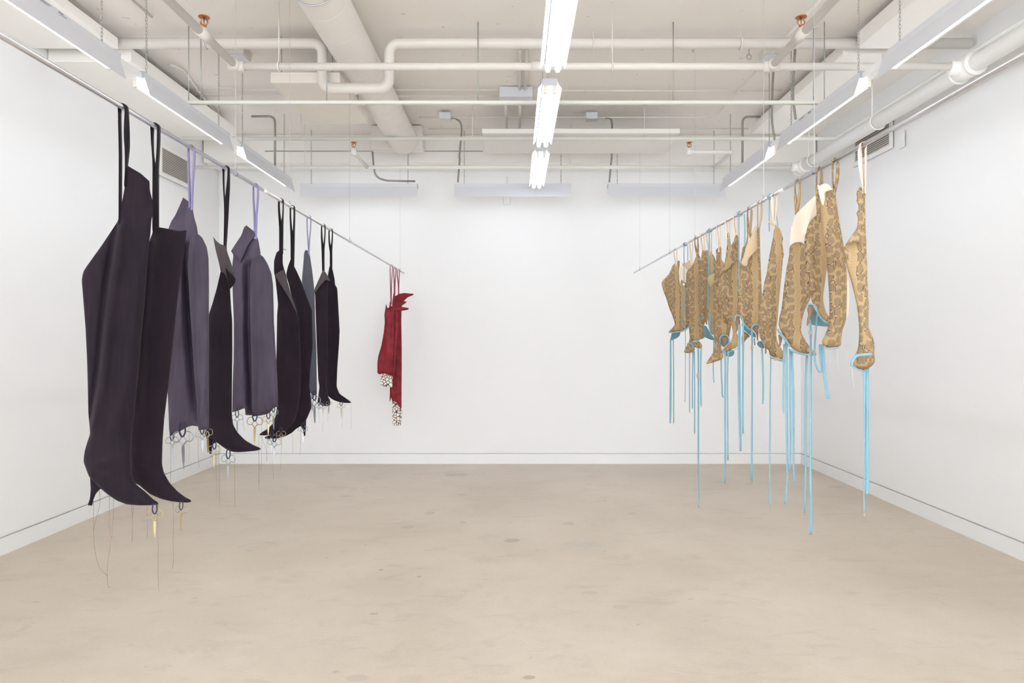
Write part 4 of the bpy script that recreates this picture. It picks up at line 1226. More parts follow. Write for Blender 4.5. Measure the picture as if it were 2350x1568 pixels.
def crimp(parent, x, y, Y, w, h, dY=-.004):
    c = at(x, y, Y + dY); a = w * Y / F / 2; k = h * Y / F / 2
    bx('ribbon_clasp', (c.x - a, c.x + a, Y + dY - .003, Y + dY + .003, c.z - k, c.z + k), M['crimp'], parent, .001)


def sboot(Y, label):
    return thing('snakeskin_boot', label, 'boot', (ROD_R.X, Y, 1.9), GS)


SN, CR = M['snake'], M['cream']
# --- S1
Y = 2.615
b = sboot(Y, 'snakeskin boot with toe facing the camera, foremost on its rail, on a wide cream strap')
inflate('boot_upper', [(1988, 428, 1), (1985, 462), (1985.7, 499), (1986.4, 525), (1988, 560), (1989, 602), (1989.5, 640), (1992.7, 694), (1992.7, 711), (1992, 753), (1997, 764), (2004, 780), (2005, 794), (2004.7, 810), (2006, 831), (2002, 838), (1993, 845), (1985, 849.4), (1974.7, 849), (1962.4, 845), (1956, 839), (1954.3, 831), (1959.4, 821), (1966.5, 812), (1970.6, 800), (1972.7, 774), (1972.7, 755), (1970.6, 731), (1967.5, 702), (1961.4, 676), (1954, 647), (1946, 621), (1941.5, 600), (1937.3, 578.6), (1936.6, 567), (1943, 557), (1953, 543.5), (1962.6, 529.4), (1967.5, 521), (1968, 511), (1969, 499), (1964.7, 489), (1970.3, 483), (1970.3, 470), (1964.7, 462), (1967.5, 454), (1965, 444), (1971, 431), (1976.6, 429), (1982, 433)],
        Y, SN, b, c=[(428, .2), (600, .35), (720, .6), (800, .8), (850, 1.0)], seed=31, wave=.004, folds=[([(1938, 566), (1960, 560), (1987, 563)], -.016, 4), ([(1945, 580), (1944, 562)], -.012, 3), ([(1962, 810), (1975, 820), (1990, 830)], .01, 6), ([(1972, 440), (1978, 480), (1980, 520)], .006, 4)])
inflate('cuff_flap', [(1962.6, 529.4), (1971, 527), (1986, 529), (1987.5, 560, 1), (1972, 558), (1958, 556), (1947, 558), (1938, 566, 1), (1945, 555), (1954, 542)], Y - .045, SN, b, c=.12, wave=.002, sp=.007, seed=32)
piping(b, [(1955, 840), (1955, 832), (1960, 823), (1968, 816.5), (1985, 814.5), (2001, 813)], Y, .0052, -.066)
piping(b, [(1955, 838), (1966, 847), (1980, 851)], Y, .003, -.03)
ribbon('ankle_tie', [(2004.5, 780, 1.5), (2005.8, 796, 2), (2005, 812, 2)], Y, M['blue'], b, dY=-.01)
loop_strap('hanging_strap', ROD_R, Y, [(1981.5, 436, 3.5), (1979, 400, 8), (1976, 360, 9), (1975.5, 345, 8)], [(1986, 436, 3), (1987, 400, 3), (1988.5, 345, 3.5)], .019, CR, b)
hang(b, Y, [([(1983, 848, 6.5), (1984, 900, 5), (1985, 960, 4), (1984.5, 1050, 2), (1983, 1130, 2.5), (1983, 1178, 2.5)], True), ([(1991, 844, 6.5), (1991, 960, 5), (1991, 1060, 6), (1990.5, 1128, 6), (1988, 1133, 2)], False)])
threads(b, Y, [[(1955, 842), (1957, 870), (1960, 892)]], 'threadl', .0004)
# --- S2
Y = 2.84
b = sboot(Y, 'straight snakeskin boot with cream lining curling at its top and a blunt flat toe')
inflate('boot_upper', [(1874, 424, 1), (1880, 436), (1888, 440), (1903, 437), (1910.7, 434), (1917, 434.7, 1), (1919, 462), (1923, 487), (1927.5, 518), (1933, 549), (1938.7, 581), (1942, 610), (1944, 640), (1943, 660), (1942, 702), (1941, 735), (1936, 749), (1931, 764), (1929, 780), (1930, 792), (1923.7, 796), (1911, 798), (1897, 798.5), (1890, 793), (1886, 786), (1892, 774), (1900, 755), (1904, 733), (1904, 702), (1903, 672), (1901, 641), (1898, 610), (1896.6, 574), (1889.6, 546), (1886.8, 518), (1883.3, 483), (1881, 466), (1877, 448)],
        Y, SN, b, c=[(424, .3), (600, .42), (740, .6), (798, .9)], seed=33, wave=.004, folds=[([(1905, 450), (1910, 600), (1918, 740)], .008, 9), ([(1932, 560), (1938, 650), (1936, 740)], -.008, 4), ([(1908, 770), (1906, 795)], .012, 6), ([(1922, 775), (1926, 792)], -.006, 3)])
inflate('cream_lining', [(1875, 424, 1), (1881, 427), (1888, 422), (1897, 421), (1904, 426), (1911, 435, 1), (1901, 438), (1892, 442), (1893, 456), (1890.5, 471), (1887, 473), (1884, 462), (1880, 446)], Y - .05, CR, b, c=.18, wave=.003, sp=.006)
inflate('lining_edge', [(1940, 606), (1944, 620), (1949, 660), (1949.5, 690), (1947, 720), (1941, 738), (1936, 720), (1935, 640)], Y + .05, CR, b, c=.15, wave=.002, sp=.008)
piping(b, [(1889, 796), (1900, 801), (1915, 800.5), (1929, 795)], Y, .002, -.02)
loop_strap('hanging_strap', ROD_R, Y, [(1913.5, 436, 4), (1911, 410, 2.4), (1910, 385, 2.5), (1910.5, 372, 3.5)], [(1915, 436, 4.5), (1918, 412, 6.5), (1920.5, 390, 6), (1921, 375, 5)], .017, SN, b)
threads(b, Y, [[(1895, 798), (1896, 830), (1901, 840)], [(1904, 798), (1904, 840), (1906, 852)], [(1922, 796), (1923, 830), (1925, 850)], [(1942, 745), (1943, 790), (1942, 815)]], 'threadl', .0004)
# --- S3
Y = 2.99
b = sboot(Y, 'dark topped snakeskin boot showing a blue sole and spike heel, blue ribbon looping below')
inflate('boot_upper', [(1874, 494, 1), (1866, 500), (1857, 511), (1852, 525), (1848, 541), (1846, 557), (1846.8, 581), (1849, 602), (1850, 621), (1849, 635), (1851, 649), (1856, 662), (1861.4, 682), (1862.4, 690), (1866, 697), (1872, 706), (1879, 720), (1888, 732), (1903, 742, 1), (1905, 730), (1899, 722), (1893, 710), (1889, 692), (1888.6, 680), (1891, 662), (1896, 627), (1900, 600), (1898, 560), (1893, 520), (1888, 490), (1882, 487)],
        Y, SN, b, c=[(490, .3), (620, .4), (690, .5), (742, .6)], seed=35, wave=.006, folds=[([(1873, 500), (1872, 560), (1871, 640)], -.012, 4), ([(1860, 520), (1856, 580), (1862, 660)], .010, 7), ([(1853, 630), (1860, 668)], .006, 4), ([(1884, 500), (1884, 545)], -.03, 5)])
inflate('cream_lining', [(1874, 450, 1), (1879, 466), (1880, 490), (1872, 498), (1860, 508), (1858, 506), (1863, 484), (1869, 464)], Y + .04, CR, b, c=.08, wave=.002, sp=.008)
inflate('sole', [(1861, 700), (1868, 706), (1874, 717), (1882, 729), (1891, 739), (1903, 744), (1902, 750), (1888, 749), (1872.6, 747.5), (1862.5, 745.5), (1859, 738), (1860, 722)], Y + .03, M['sole'], b, c=.25, wave=0, sp=.006)
inflate('heel', [(1853, 703), (1858, 699), (1866, 702), (1869, 711), (1864, 722), (1858, 735), (1854.5, 747, 1), (1851, 747.5, 1), (1852, 735), (1855, 722), (1853, 712)], Y - .035, M['heel'], b, c=.7, wave=0, sp=.004)
piping(b, [(1852.5, 708), (1853, 701), (1859.5, 698), (1870, 701.5), (1874.5, 710), (1877, 720), (1883, 729), (1891, 738), (1902, 743.5)], Y, .0042, -.055)
loop_strap('hanging_strap', ROD_R, Y, [(1878, 500, 7), (1877, 440, 7), (1874, 424, 3), (1873, 400, 2)], [(1879, 500, 7), (1879, 440, 7), (1881, 420, 6.5), (1882.5, 396, 4.5)], .017, SN, b)
hang(b, Y, [([(1859, 738, 4.5), (1860, 764, 4), (1860.5, 900, 4), (1860, 1060, 4.5), (1861, 1160, 5), (1861, 1227, 5.5)], True)], -.03)
hang(b, Y, [([(1876, 720, 2.5), (1873.5, 745, 2.5), (1870, 790, 3), (1869, 815, 3), (1871.5, 835, 3.4), (1878, 852, 3.4), (1884, 855.5, 3), (1886, 848, 3), (1884, 820, 5.5), (1883, 793, 6.5), (1887, 794, 6.5), (1889, 820, 6.5), (1892, 860, 6.5), (1897, 895, 6.5), (1900.5, 916, 5)], False)], -.045)
crimp(b, 1860, 764, Y, 7, 9, -.036)
# --- S4
Y = 3.22
b = sboot(Y, 'broad snakeskin boot under a big cream suede cuff, blue piping along its arched sole')
inflate('boot_upper', [(1812, 567), (1818, 560), (1826.5, 556), (1837, 556), (1846, 560), (1852, 600), (1858, 650), (1860, 685), (1852, 700), (1846, 712.6), (1840, 733), (1837, 759.6), (1842, 772), (1852, 788), (1862.4, 802.4), (1873.7, 811.6, 1), (1872.6, 816.7), (1862.4, 816.7), (1854, 813.7), (1838, 810.6), (1821.6, 803.5), (1815.5, 796), (1801, 776), (1791, 757.5), (1786.5, 747), (1788, 733), (1794, 708.6), (1798, 672), (1802, 637), (1806, 610.6), (1808, 602), (1811, 585.6)],
        Y, SN, b, c=[(556, .4), (700, .42), (760, .55), (815, .9)], seed=37, wave=.004, folds=[([(1797, 690), (1790, 735), (1790, 750)], -.008, 4), ([(1806, 620), (1798, 700)], -.006, 3), ([(1800, 748), (1812, 752)], .004, 4), ([(1846, 795), (1860, 808)], .006, 5)])
inflate('cream_cuff', [(1822, 496), (1827, 492), (1829, 489), (1851.7, 466), (1872.8, 446.7), (1874, 450), (1871, 462), (1865.8, 479), (1858.8, 504), (1851.7, 526.6), (1846.5, 548), (1845, 559), (1836, 555.5), (1826.5, 556.5), (1818, 560.5), (1812, 567.5, 1), (1813, 546), (1814.6, 524), (1820, 511)],
        Y - .05, CR, b, c=.16, wave=.003, seed=38, folds=[([(1838, 500), (1838, 525), (1844, 555)], -.014, 4), ([(1862, 466), (1850, 500), (1846, 540)], .01, 6), ([(1826, 500), (1824, 550)], .006, 5)])
inflate('heel', [(1786, 768), (1789, 768), (1795, 776), (1794, 783), (1791, 795.5, 1), (1787, 796, 1), (1788.5, 786)], Y + .01, M['heel'], b, c=.7, wave=0, sp=.004)
piping(b, [(1785, 755), (1788, 762), (1794, 769), (1803, 781), (1813, 796)], Y, .0052, -.03)
piping(b, [(1811, 801.5), (1821, 807), (1838, 812), (1854, 814.5), (1860, 810), (1864, 807)], Y, .0045, -.03)
loop_strap('hanging_strap', ROD_R, Y, [(1827.5, 491, 5), (1827, 460, 6), (1826, 440, 3), (1825.5, 424, 2)], [(1829, 489, 7), (1831.5, 455, 7), (1833.5, 440, 5), (1834.5, 420, 3.5)], .017, SN, b)
hang(b, Y, [([(1804, 776, 6), (1805, 900, 5.5), (1806, 1000, 5), (1807, 1086, 4)], True), ([(1799, 790, 3), (1798, 860, 4), (1797.5, 930, 4), (1798, 949, 2)], False), ([(1808, 1080, 3.5), (1805, 1120, 4), (1802, 1156, 4)], False), ([(1813, 803, 4.5), (1813, 900, 4), (1814, 1000, 3.5), (1813, 1086, 3)], False), ([(1817, 803, 5.5), (1820, 900, 5), (1821, 1000, 4), (1821, 1060, 3), (1823, 1106, 3)], False), ([(1852, 816, 5), (1849.5, 880, 5), (1848.5, 1000, 4.5), (1849, 1080, 4.5), (1847, 1178, 3.5)], True)], .02)
threads(b, Y, [[(1800, 790), (1801, 830), (1803, 860)], [(1840, 812), (1841, 850), (1840, 880)]], 'threadl', .0004)
# --- S5
Y = 3.503
b = sboot(Y, 'slim snakeskin boot with torn wavy edge and pale tongue tip, beside the broad cuffed boot')
inflate('boot_upper', [(1768, 512, 1), (1778, 514.6), (1786.4, 522), (1791.4, 527), (1793, 537), (1798, 547), (1795, 553), (1796, 565), (1799.3, 585.6), (1796.4, 595), (1795.5, 610.5), (1792, 649), (1787, 700), (1785, 725), (1782, 753.5), (1781, 768), (1783, 782), (1787, 792), (1793, 800), (1799, 810.6), (1801, 821), (1799, 825), (1787, 825), (1775, 820), (1767.6, 817), (1765, 812), (1766, 807), (1759, 799), (1751.7, 788), (1745, 777), (1742.3, 767), (1741.8, 753), (1741, 720), (1743, 700), (1749.6, 677.5), (1753.4, 649), (1759, 630), (1765, 591), (1768.7, 572), (1774.4, 543.5), (1777, 520, 1)],
        Y, SN, b, c=[(512, .3), (700, .42), (780, .6), (825, .85)], seed=41, wave=.004, folds=[([(1783, 560), (1774, 680), (1764, 760)], .008, 8), ([(1780, 800), (1785, 818)], .012, 6), ([(1746, 700), (1748, 760)], -.006, 4)])
inflate('pale_tongue', [(1763, 509, 1), (1768, 505), (1774, 512), (1779, 516), (1774, 518), (1767, 514)], Y - .01, M['creamtan'], b, c=.12, wave=0, sp=.005)
inflate('heel', [(1755, 792), (1758, 794), (1759.4, 800), (1758.8, 812, 1), (1755.6, 812, 1), (1755.6, 802)], Y + .02, M['heel'], b, c=.8, wave=0, sp=.004)
inflate('sole', [(1736, 789), (1740, 783), (1748, 783), (1755, 795), (1754, 800), (1749, 800), (1742, 797)], Y + .06, M['sole'], b, c=.3, wave=0, sp=.006)
piping(b, [(1767, 819), (1771, 822), (1776, 823)], Y, .004, -.02); piping(b, [(1787, 827), (1794, 828), (1801, 827.5)], Y, .005, -.02)
for x in (1779.5, 1786): crimp(b, x, 824, Y, 6, 7, -.034)
loop_strap('hanging_strap', ROD_R, Y, [(1777.5, 516, 3), (1776, 490, 7), (1774.5, 460, 8), (1774, 452, 7)], [(1778, 518, 2.5), (1779.5, 490, 3), (1782, 450, 2.5)], .019, CR, b)
hang(b, Y, [([(1748, 800, 3.5), (1750, 830, 4.5), (1751.5, 880, 4.5), (1751, 915, 4.5), (1750, 928, 3)], False), ([(1769, 822, 2), (1767.5, 900, 2.4), (1767, 1000, 2.6), (1766.5, 1100, 3), (1767, 1140, 3), (1769, 1158, 2.4)], True)], .02)
threads(b, Y, [[(1787, 800), (1787, 860), (1788, 880)]], 'threadl', .0004)
# --- S6
Y = 3.78
b = sboot(Y, 'widest snakeskin boot with a smooth tan inner side folded out and two straps')
inflate('boot_upper', [(1716, 531), (1721, 534), (1730, 540), (1738, 530), (1743, 518), (1744, 562), (1745, 592), (1747, 640), (1749, 679), (1750, 720), (1749, 750), (1744, 762), (1740, 752), (1734, 752), (1728, 757), (1722, 757), (1714, 750), (1706, 742), (1702, 733), (1697, 728), (1694, 716), (1695, 690), (1698, 650), (1700, 618), (1699, 602), (1702, 582), (1704, 568), (1712, 560)],
        Y, SN, b, c=.3, seed=43, wave=.008, folds=[([(1738, 560), (1737, 660), (1738, 720)], .014, 3.5), ([(1733, 600), (1733, 700)], -.012, 3), ([(1703, 655), (1702, 690)], -.014, 2.5), ([(1716, 640), (1712, 720)], .008, 5), ([(1720, 708), (1732, 704)], -.008, 4)])
inflate('tan_lining', [(1717, 535), (1722, 548), (1728, 531), (1737, 515), (1740, 520), (1740, 572), (1732, 578), (1722, 590), (1717, 596), (1717, 607), (1710, 613), (1702, 608), (1699, 601), (1704, 595), (1708, 582), (1711, 568), (1716, 556)],
        Y - .07, M['creamtan'], b, c=.18, wave=.004, seed=44, folds=[([(1734, 530), (1718, 580), (1708, 606)], .012, 6), ([(1703, 588), (1703, 593)], -.01, 2)])
inflate('edge_strip', [(1738, 528), (1742, 519), (1744, 562), (1745.5, 620), (1741, 600), (1739, 560)], Y - .085, SN, b, c=.2, wave=0, sp=.006)
inflate('sole', [(1702, 742), (1708, 745), (1716, 752), (1724, 758), (1734, 766), (1735, 775.5), (1730, 774), (1719, 768), (1710, 760), (1704, 752)], Y - .02, M['sole'], b, c=.3, wave=0, sp=.006)
inflate('foot_tip', [(1706, 760), (1716, 766), (1722, 772), (1714, 778), (1707, 788), (1703, 794), (1702, 775)], Y + .02, SN, b, c=.4, wave=0, sp=.006)
inflate('heel', [(1687, 733), (1692, 728), (1698, 733), (1698, 745), (1694, 755), (1690, 763.5, 1), (1688, 763, 1), (1690, 752), (1687.5, 742)], Y - .04, M['heel'], b, c=.7, wave=0, sp=.004)
piping(b, [(1687, 738), (1687, 729), (1691, 724), (1698, 725.5), (1704, 732), (1706, 740), (1713, 750), (1722, 757)], Y, .0042, -.055)
inflate('heel', [(1728, 758), (1732, 750), (1740, 750), (1741, 764), (1739.5, 782.5, 1), (1737.4, 782, 1), (1735.5, 766)], Y - .03, M['heel'], b, c=.7, wave=0, sp=.004)
inflate('heel', [(1729.5, 776), (1732, 775), (1733.6, 792, 1), (1731, 793, 1)], Y + .03, M['heel'], b, c=.7, wave=0, sp=.004)
piping(b, [(1724.5, 762), (1725, 753), (1729, 747), (1735, 745), (1741, 747.5)], Y, .0042, -.05)
loop_strap('hanging_strap', ROD_R, 3.72, [(1738.5, 525, 2), (1738, 500, 2.5), (1738.5, 478, 2)], [(1742, 522, 3), (1744, 500, 4.5), (1746, 476, 4)], .018, M['creamtan'], b)
loop_strap('hanging_strap', ROD_R, 3.88, [(1718, 535, 6), (1716.5, 512, 4), (1715.5, 488, 1.6)], [(1720, 534, 7), (1720.5, 510, 5), (1723.5, 482, 3.5)], .017, SN, b)
hang(b, Y, [([(1697, 745, 5.5), (1695.6, 800, 6), (1696, 880, 6), (1697.5, 960, 5.5), (1699.5, 1036, 4.5)], False), ([(1706, 742, 4), (1705.5, 800, 3.6), (1704.6, 900, 3.6), (1705, 995, 4)], True), ([(1725.5, 755, 4), (1726, 800, 3.6), (1726, 900, 3.8), (1725.5, 1000, 3.8), (1725, 1104, 4.5)], True)], -.06)
crimp(b, 1725.8, 798, Y, 5, 9, -.066)
threads(b, Y, [[(1735, 800), (1736, 830), (1736, 850)]], 'threadl', .0004)
# --- S7
Y = 4.127
b = sboot(Y, 'snakeskin boot with a big triangular flap folded across it, light toe pointing back')
inflate('boot_upper', [(1648, 637), (1660, 622), (1680, 600), (1697, 592), (1701, 620), (1702, 680), (1699, 728), (1692, 745), (1690, 763), (1694, 772), (1694, 790), (1692, 797), (1672, 806), (1656, 810.5), (1651, 809, 1), (1660, 800.5), (1668, 793), (1678, 782), (1681, 774), (1682, 762), (1678.6, 745), (1668, 735), (1655, 720), (1647, 690), (1645, 660)],
        Y, SN, b, c=[(600, .3), (760, .4), (810, .8)], seed=45, wave=.008, folds=[([(1659, 690), (1658, 710)], -.02, 2), ([(1672, 640), (1676, 740)], .01, 8), ([(1690, 640), (1692, 740)], -.012, 4), ([(1675, 790), (1690, 785)], .006, 4)])
inflate('folded_flap', [(1687.8, 538), (1692, 538), (1695, 549), (1697, 575), (1695, 595, 1), (1678, 612), (1661, 625), (1647.5, 638, 1), (1653, 622), (1664, 603), (1671, 584), (1677, 566), (1685, 551)], Y - .06, M['snakelight'], b, c=.1, seed=46, wave=.004, folds=[([(1688, 552), (1688, 595)], -.012, 3)])
inflate('flap_shadow_side', [(1686, 545), (1692, 542), (1695, 556), (1696, 592), (1692, 594), (1687, 588)], Y - .045, SN, b, c=.15, wave=0, sp=.007)
piping(b, [(1651, 810), (1663, 812), (1680, 806), (1692, 800)], Y, .002, -.02)
piping(b, [(1655.5, 803), (1660, 806), (1664, 810)], Y, .005, -.05)
loop_strap('hanging_strap', ROD_R, Y, [(1689, 543, 7), (1686, 520, 5), (1684.5, 502, 4)], [(1690.5, 543, 6), (1690.3, 520, 2.5), (1691, 500, 2)], .019, CR, b)
hang(b, Y, [([(1664, 808, 4), (1664.5, 860, 4), (1664, 960, 4), (1664.3, 1040, 3.6), (1663.5, 1109, 3.6)], True), ([(1671.5, 806, 3.4), (1669.5, 860, 3.2), (1670, 960, 3), (1670.5, 1057, 3)], False)], -.03)
# --- S7b : strap with slim tongue
Y = 4.28
b = sboot(Y, 'slim upright snakeskin tongue rising behind the triangular flap')
inflate('boot_upper', [(1669, 534), (1674, 533), (1675.5, 550), (1677, 560), (1681, 572), (1684, 600), (1684, 680), (1680, 740), (1668, 745), (1660, 740), (1655, 700), (1656, 650), (1662, 610), (1666, 585), (1669, 558)], Y, SN, b, c=.25, seed=47, wave=.005)
loop_strap('hanging_strap', ROD_R, Y, [(1670, 540, 5), (1668.5, 528, 6), (1667.5, 512, 5)], [(1673, 540, 2.5), (1674, 525, 1.8), (1675, 510, 2)], .017, CR, b)
# --- S8
Y = 4.47
b = sboot(Y, 'long snakeskin boot with its pointed toe reaching lowest of the crowded cluster')
inflate('boot_upper', [(1643, 574, 1), (1648, 568), (1653, 564.7), (1655.6, 567), (1655.8, 597), (1662, 603), (1668, 620), (1674, 680), (1676, 730), (1678.6, 745), (1674, 770), (1673, 780), (1665.5, 770), (1656, 769), (1652, 776), (1653, 786), (1656, 800), (1656, 808), (1661, 814), (1660, 822), (1652, 827), (1637, 832), (1622, 836, 1), (1620.6, 833, 1), (1631, 818), (1639, 805), (1641, 791), (1639, 777), (1636.5, 748), (1637, 700), (1637, 650), (1641, 610), (1644, 592)],
        Y, SN, b, c=[(565, .25), (740, .42), (836, .8)], seed=48, wave=.006, folds=[([(1650, 580), (1648, 660), (1652, 750)], -.01, 4), ([(1660, 640), (1662, 740)], .01, 5), ([(1640, 640), (1640, 740)], .006, 4)])
inflate('sole', [(1653, 790), (1652, 778), (1655, 771), (1662, 769), (1669, 771), (1673.5, 780), (1672, 788), (1665, 795), (1660, 797)], Y - .005, M['sole'], b, c=.2, wave=0, sp=.006)
inflate('heel', [(1655, 774), (1662, 772), (1669, 774), (1671, 780), (1664.6, 788), (1663.7, 797, 1), (1661, 797, 1), (1659.5, 788), (1656, 781)], Y - .04, M['heel'], b, c=.7, wave=0, sp=.004)
piping(b, [(1652.5, 786), (1652.5, 777), (1656, 771), (1662, 769), (1669, 771), (1673, 779), (1673, 787)], Y, .0046, -.055)
inflate('blue_pad', [(1658, 806), (1668, 803), (1684, 804), (1686, 809), (1683, 816), (1676, 819.5), (1668, 818), (1662, 814)], Y + .05, M['sole'], b, c=.3, wave=0, sp=.007)
loop_strap('hanging_strap', ROD_R, Y, [(1650, 570, 3), (1649, 545, 5), (1648, 523, 3.5)], [(1652, 570, 4), (1653.5, 545, 2.4), (1654.5, 520, 1.8)], .016, CR, b)
hang(b, Y, [([(1637, 833, 2.2), (1637, 855, 2.6), (1638.5, 879, 2.2)], False), ([(1655, 822, 3), (1655.5, 860, 3.2), (1657, 890, 3.4), (1658, 908, 3.6), (1660.5, 913, 3)], False)], .01)
# --- S9
Y = 4.72
b = sboot(Y, 'snakeskin boot with a smooth olive flap, behind the long boot')
inflate('boot_upper', [(1627, 576, 1), (1630, 574), (1634, 581), (1640, 590), (1643, 600), (1645, 640), (1646, 700), (1644, 750), (1640, 772), (1632, 765), (1626, 750), (1623, 700), (1622, 640), (1624, 600)], Y, SN, b, c=.35, seed=49, wave=.005, folds=[([(1635, 640), (1634, 740)], -.012, 3)])
inflate('olive_flap', [(1623, 638), (1628, 632), (1634, 629), (1641, 626), (1645, 600), (1648, 590), (1648, 615), (1644, 640), (1638, 651), (1631, 660, 1), (1626, 654)], Y - .06, M['olive'], b, c=.15, wave=.003, sp=.007, seed=50)
inflate('sole', [(1613, 749), (1617, 747), (1620.5, 748), (1630.6, 766), (1639, 775), (1639, 782), (1628.6, 779), (1618, 774), (1614, 769)], Y - .02, M['sole'], b, c=.2, wave=0, sp=.007)
loop_strap('hanging_strap', ROD_R, Y, [(1628, 578, 2), (1625, 555, 4), (1623.5, 540, 4)], [(1630, 577, 3), (1630.5, 555, 2), (1631, 538, 1.6)], .016, CR, b)
hang(b, Y, [([(1629, 716, 2.2), (1630.5, 735, 4), (1629, 752, 4), (1632, 768, 3), (1638, 778, 2)], False), ([(1638.5, 780, 3), (1638, 806, 2.6), (1637, 834, 2.2)], False)], -.05)
# --- S10
Y = 4.86
b = sboot(Y, 'narrow snakeskin boot with a notched top and a dark slit, behind the olive flap')
inflate('boot_upper', [(1611, 575, 1), (1614, 574), (1619, 577), (1622, 572), (1626, 575), (1628, 600), (1629, 660), (1627, 720), (1622, 748), (1618, 737), (1613, 751), (1608, 745), (1604, 700), (1603, 650), (1606, 615), (1609, 594)], Y, SN, b, c=.35, seed=51, wave=.004, folds=[([(1610, 630), (1609, 680)], -.03, 2), ([(1618, 600), (1616, 720)], .01, 4)])
piping(b, [(1605, 738), (1605, 733), (1610, 731), (1614.5, 733)], Y, .002, -.05)
inflate('heel', [(1605, 733), (1612, 732), (1617, 742), (1613, 752), (1613, 768), (1605, 760)], Y - .04, SN, b, c=.4, wave=0, sp=.006)
loop_strap('hanging_strap', ROD_R, Y, [(1614, 576, 4), (1613.5, 560, 4), (1613, 544, 3.4)], [(1617.5, 576, 3), (1618, 560, 3), (1618.4, 541, 1.6)], .016, CR, b)
# --- S11
Y = 5.02
b = sboot(Y, 'wide shouldered dark snakeskin boot on a forked snakeskin strap')
inflate('boot_upper', [(1600.5, 584), (1604, 584), (1607.6, 591), (1608, 600), (1611, 620), (1613, 660), (1616, 720), (1618, 740), (1614, 752), (1614, 766), (1619.6, 774), (1613, 777), (1603, 781), (1588, 782), (1584, 773), (1583, 765), (1582, 746), (1578, 710), (1574, 680), (1574.6, 654), (1575, 626), (1578.5, 619), (1586, 612), (1592, 602.7), (1596, 591)], Y, SN, b, c=[(584, .3), (780, .5)], seed=52, wave=.005, folds=[([(1600, 600), (1597, 640), (1594, 760)], .008, 5), ([(1604, 590), (1604, 620)], -.008, 3)])
inflate('toe', [(1589, 785), (1605, 784), (1609, 788), (1612, 795), (1610, 801), (1601, 799), (1592, 796)], Y + .02, SN, b, c=.8, wave=0, sp=.006)
piping(b, [(1589, 784.5), (1596, 784.5), (1604, 782.5)], Y, .006, -.03)
loop_strap('hanging_strap', ROD_R, Y, [(1601, 586, 4.5), (1600.5, 572, 4.5), (1599, 563, 3), (1597.5, 552, 1.6)], [(1602, 586, 4), (1602, 572, 4), (1603, 562, 3), (1603.8, 550, 1.8)], .015, SN, b)
hang(b, Y, [([(1602, 799, 4), (1602.7, 830, 3.6), (1602.6, 1000, 3.6), (1602.6, 1090, 2.6)], False), ([(1603, 1086, 2.2), (1603.5, 1130, 2.2), (1604, 1165, 2.2)], False), ([(1609, 799, 3), (1608, 860, 3), (1608.7, 920, 3), (1609, 932, 2)], True)], -.02)
crimp(b, 1602, 863, Y, 6, 10, -.03)
# --- S12
Y = 5.27
b = sboot(Y, 'snakeskin boot turned inside out at the top, showing white suede and a tan tongue')
inflate('boot_upper', [(1563, 640), (1576, 630), (1590, 650), (1592, 740), (1592, 776), (1591, 788), (1595.7, 799), (1592, 808.7), (1576.5, 811), (1569, 809, 1), (1572, 801), (1577, 792), (1581, 786), (1583, 776), (1580, 740), (1566, 738), (1560, 700), (1560, 660)], Y, SN, b, c=[(640, .35), (770, .5), (810, .9)], seed=53, wave=.004)
inflate('white_lining', [(1561, 613), (1566, 611), (1571, 609), (1575, 619), (1575.5, 640), (1574, 650, 1), (1568, 645), (1564, 642), (1559.5, 638), (1558, 627)], Y - .06, CR, b, c=.12, wave=.002, sp=.008)
inflate('tan_tongue', [(1565, 606), (1570, 603), (1573, 605), (1578, 600), (1584, 596), (1590, 599), (1586, 610), (1577, 621), (1574, 615), (1570, 609), (1566, 612)], Y - .045, M['creamtan'], b, c=.12, wave=.002, sp=.008)
piping(b, [(1577, 791), (1581, 787.5), (1587, 790), (1591, 797), (1593, 800)], Y, .005, -.05)
loop_strap('hanging_strap', ROD_R, 5.17, [(1586, 599, 3), (1585, 580, 4.5), (1584, 561, 3)], [(1587.5, 599, 3), (1588.5, 580, 2), (1590, 558, 1.6)], .015, CR, b)
hang(b, Y, [([(1582.5, 809, 2), (1582.2, 880, 2), (1582.5, 945, 1.8)], True), ([(1590, 808, 2.6), (1589, 880, 2.6), (1589, 938, 2.6)], False), ([(1593, 806, 3), (1594, 880, 2.4), (1594, 994, 2.4)], True)], .01)
# --- S13
Y = 5.68
b = sboot(Y, 'rearmost snakeskin boot on its rail, wide shaft leaning out, blue sole down')
inflate('boot_upper', [(1558, 596), (1560.7, 599), (1559, 615), (1557.4, 625.7), (1558.4, 635), (1560, 654), (1566, 670), (1578, 680), (1582, 700), (1583, 737), (1583, 746), (1575.6, 754), (1567, 758), (1557, 761.5), (1542, 763), (1534.4, 761, 1), (1542, 754), (1549.7, 744.6), (1543, 725.5), (1536, 708), (1528.7, 684), (1523, 670), (1521, 664), (1518, 651.5), (1519, 646), (1528.7, 636), (1535.4, 629.5), (1541, 615), (1546, 605.6), (1552, 603.7)], Y, SN, b, c=[(596, .3), (740, .4), (765, .7)], seed=54, wave=.006, folds=[([(1552, 605), (1555, 650)], -.01, 3), ([(1540, 640), (1552, 740)], .01, 6)])
piping(b, [(1534.5, 762.5), (1545, 763.5), (1558, 762), (1568, 759.5), (1576, 755), (1583, 746.5)], Y, .006, -.03)
inflate('sole', [(1541, 766), (1550, 764), (1560, 763), (1562, 763), (1560, 770.5), (1553.6, 776), (1541, 782), (1537.5, 781), (1540, 772)], Y + .02, M['sole'], b, c=.3, wave=0, sp=.008)
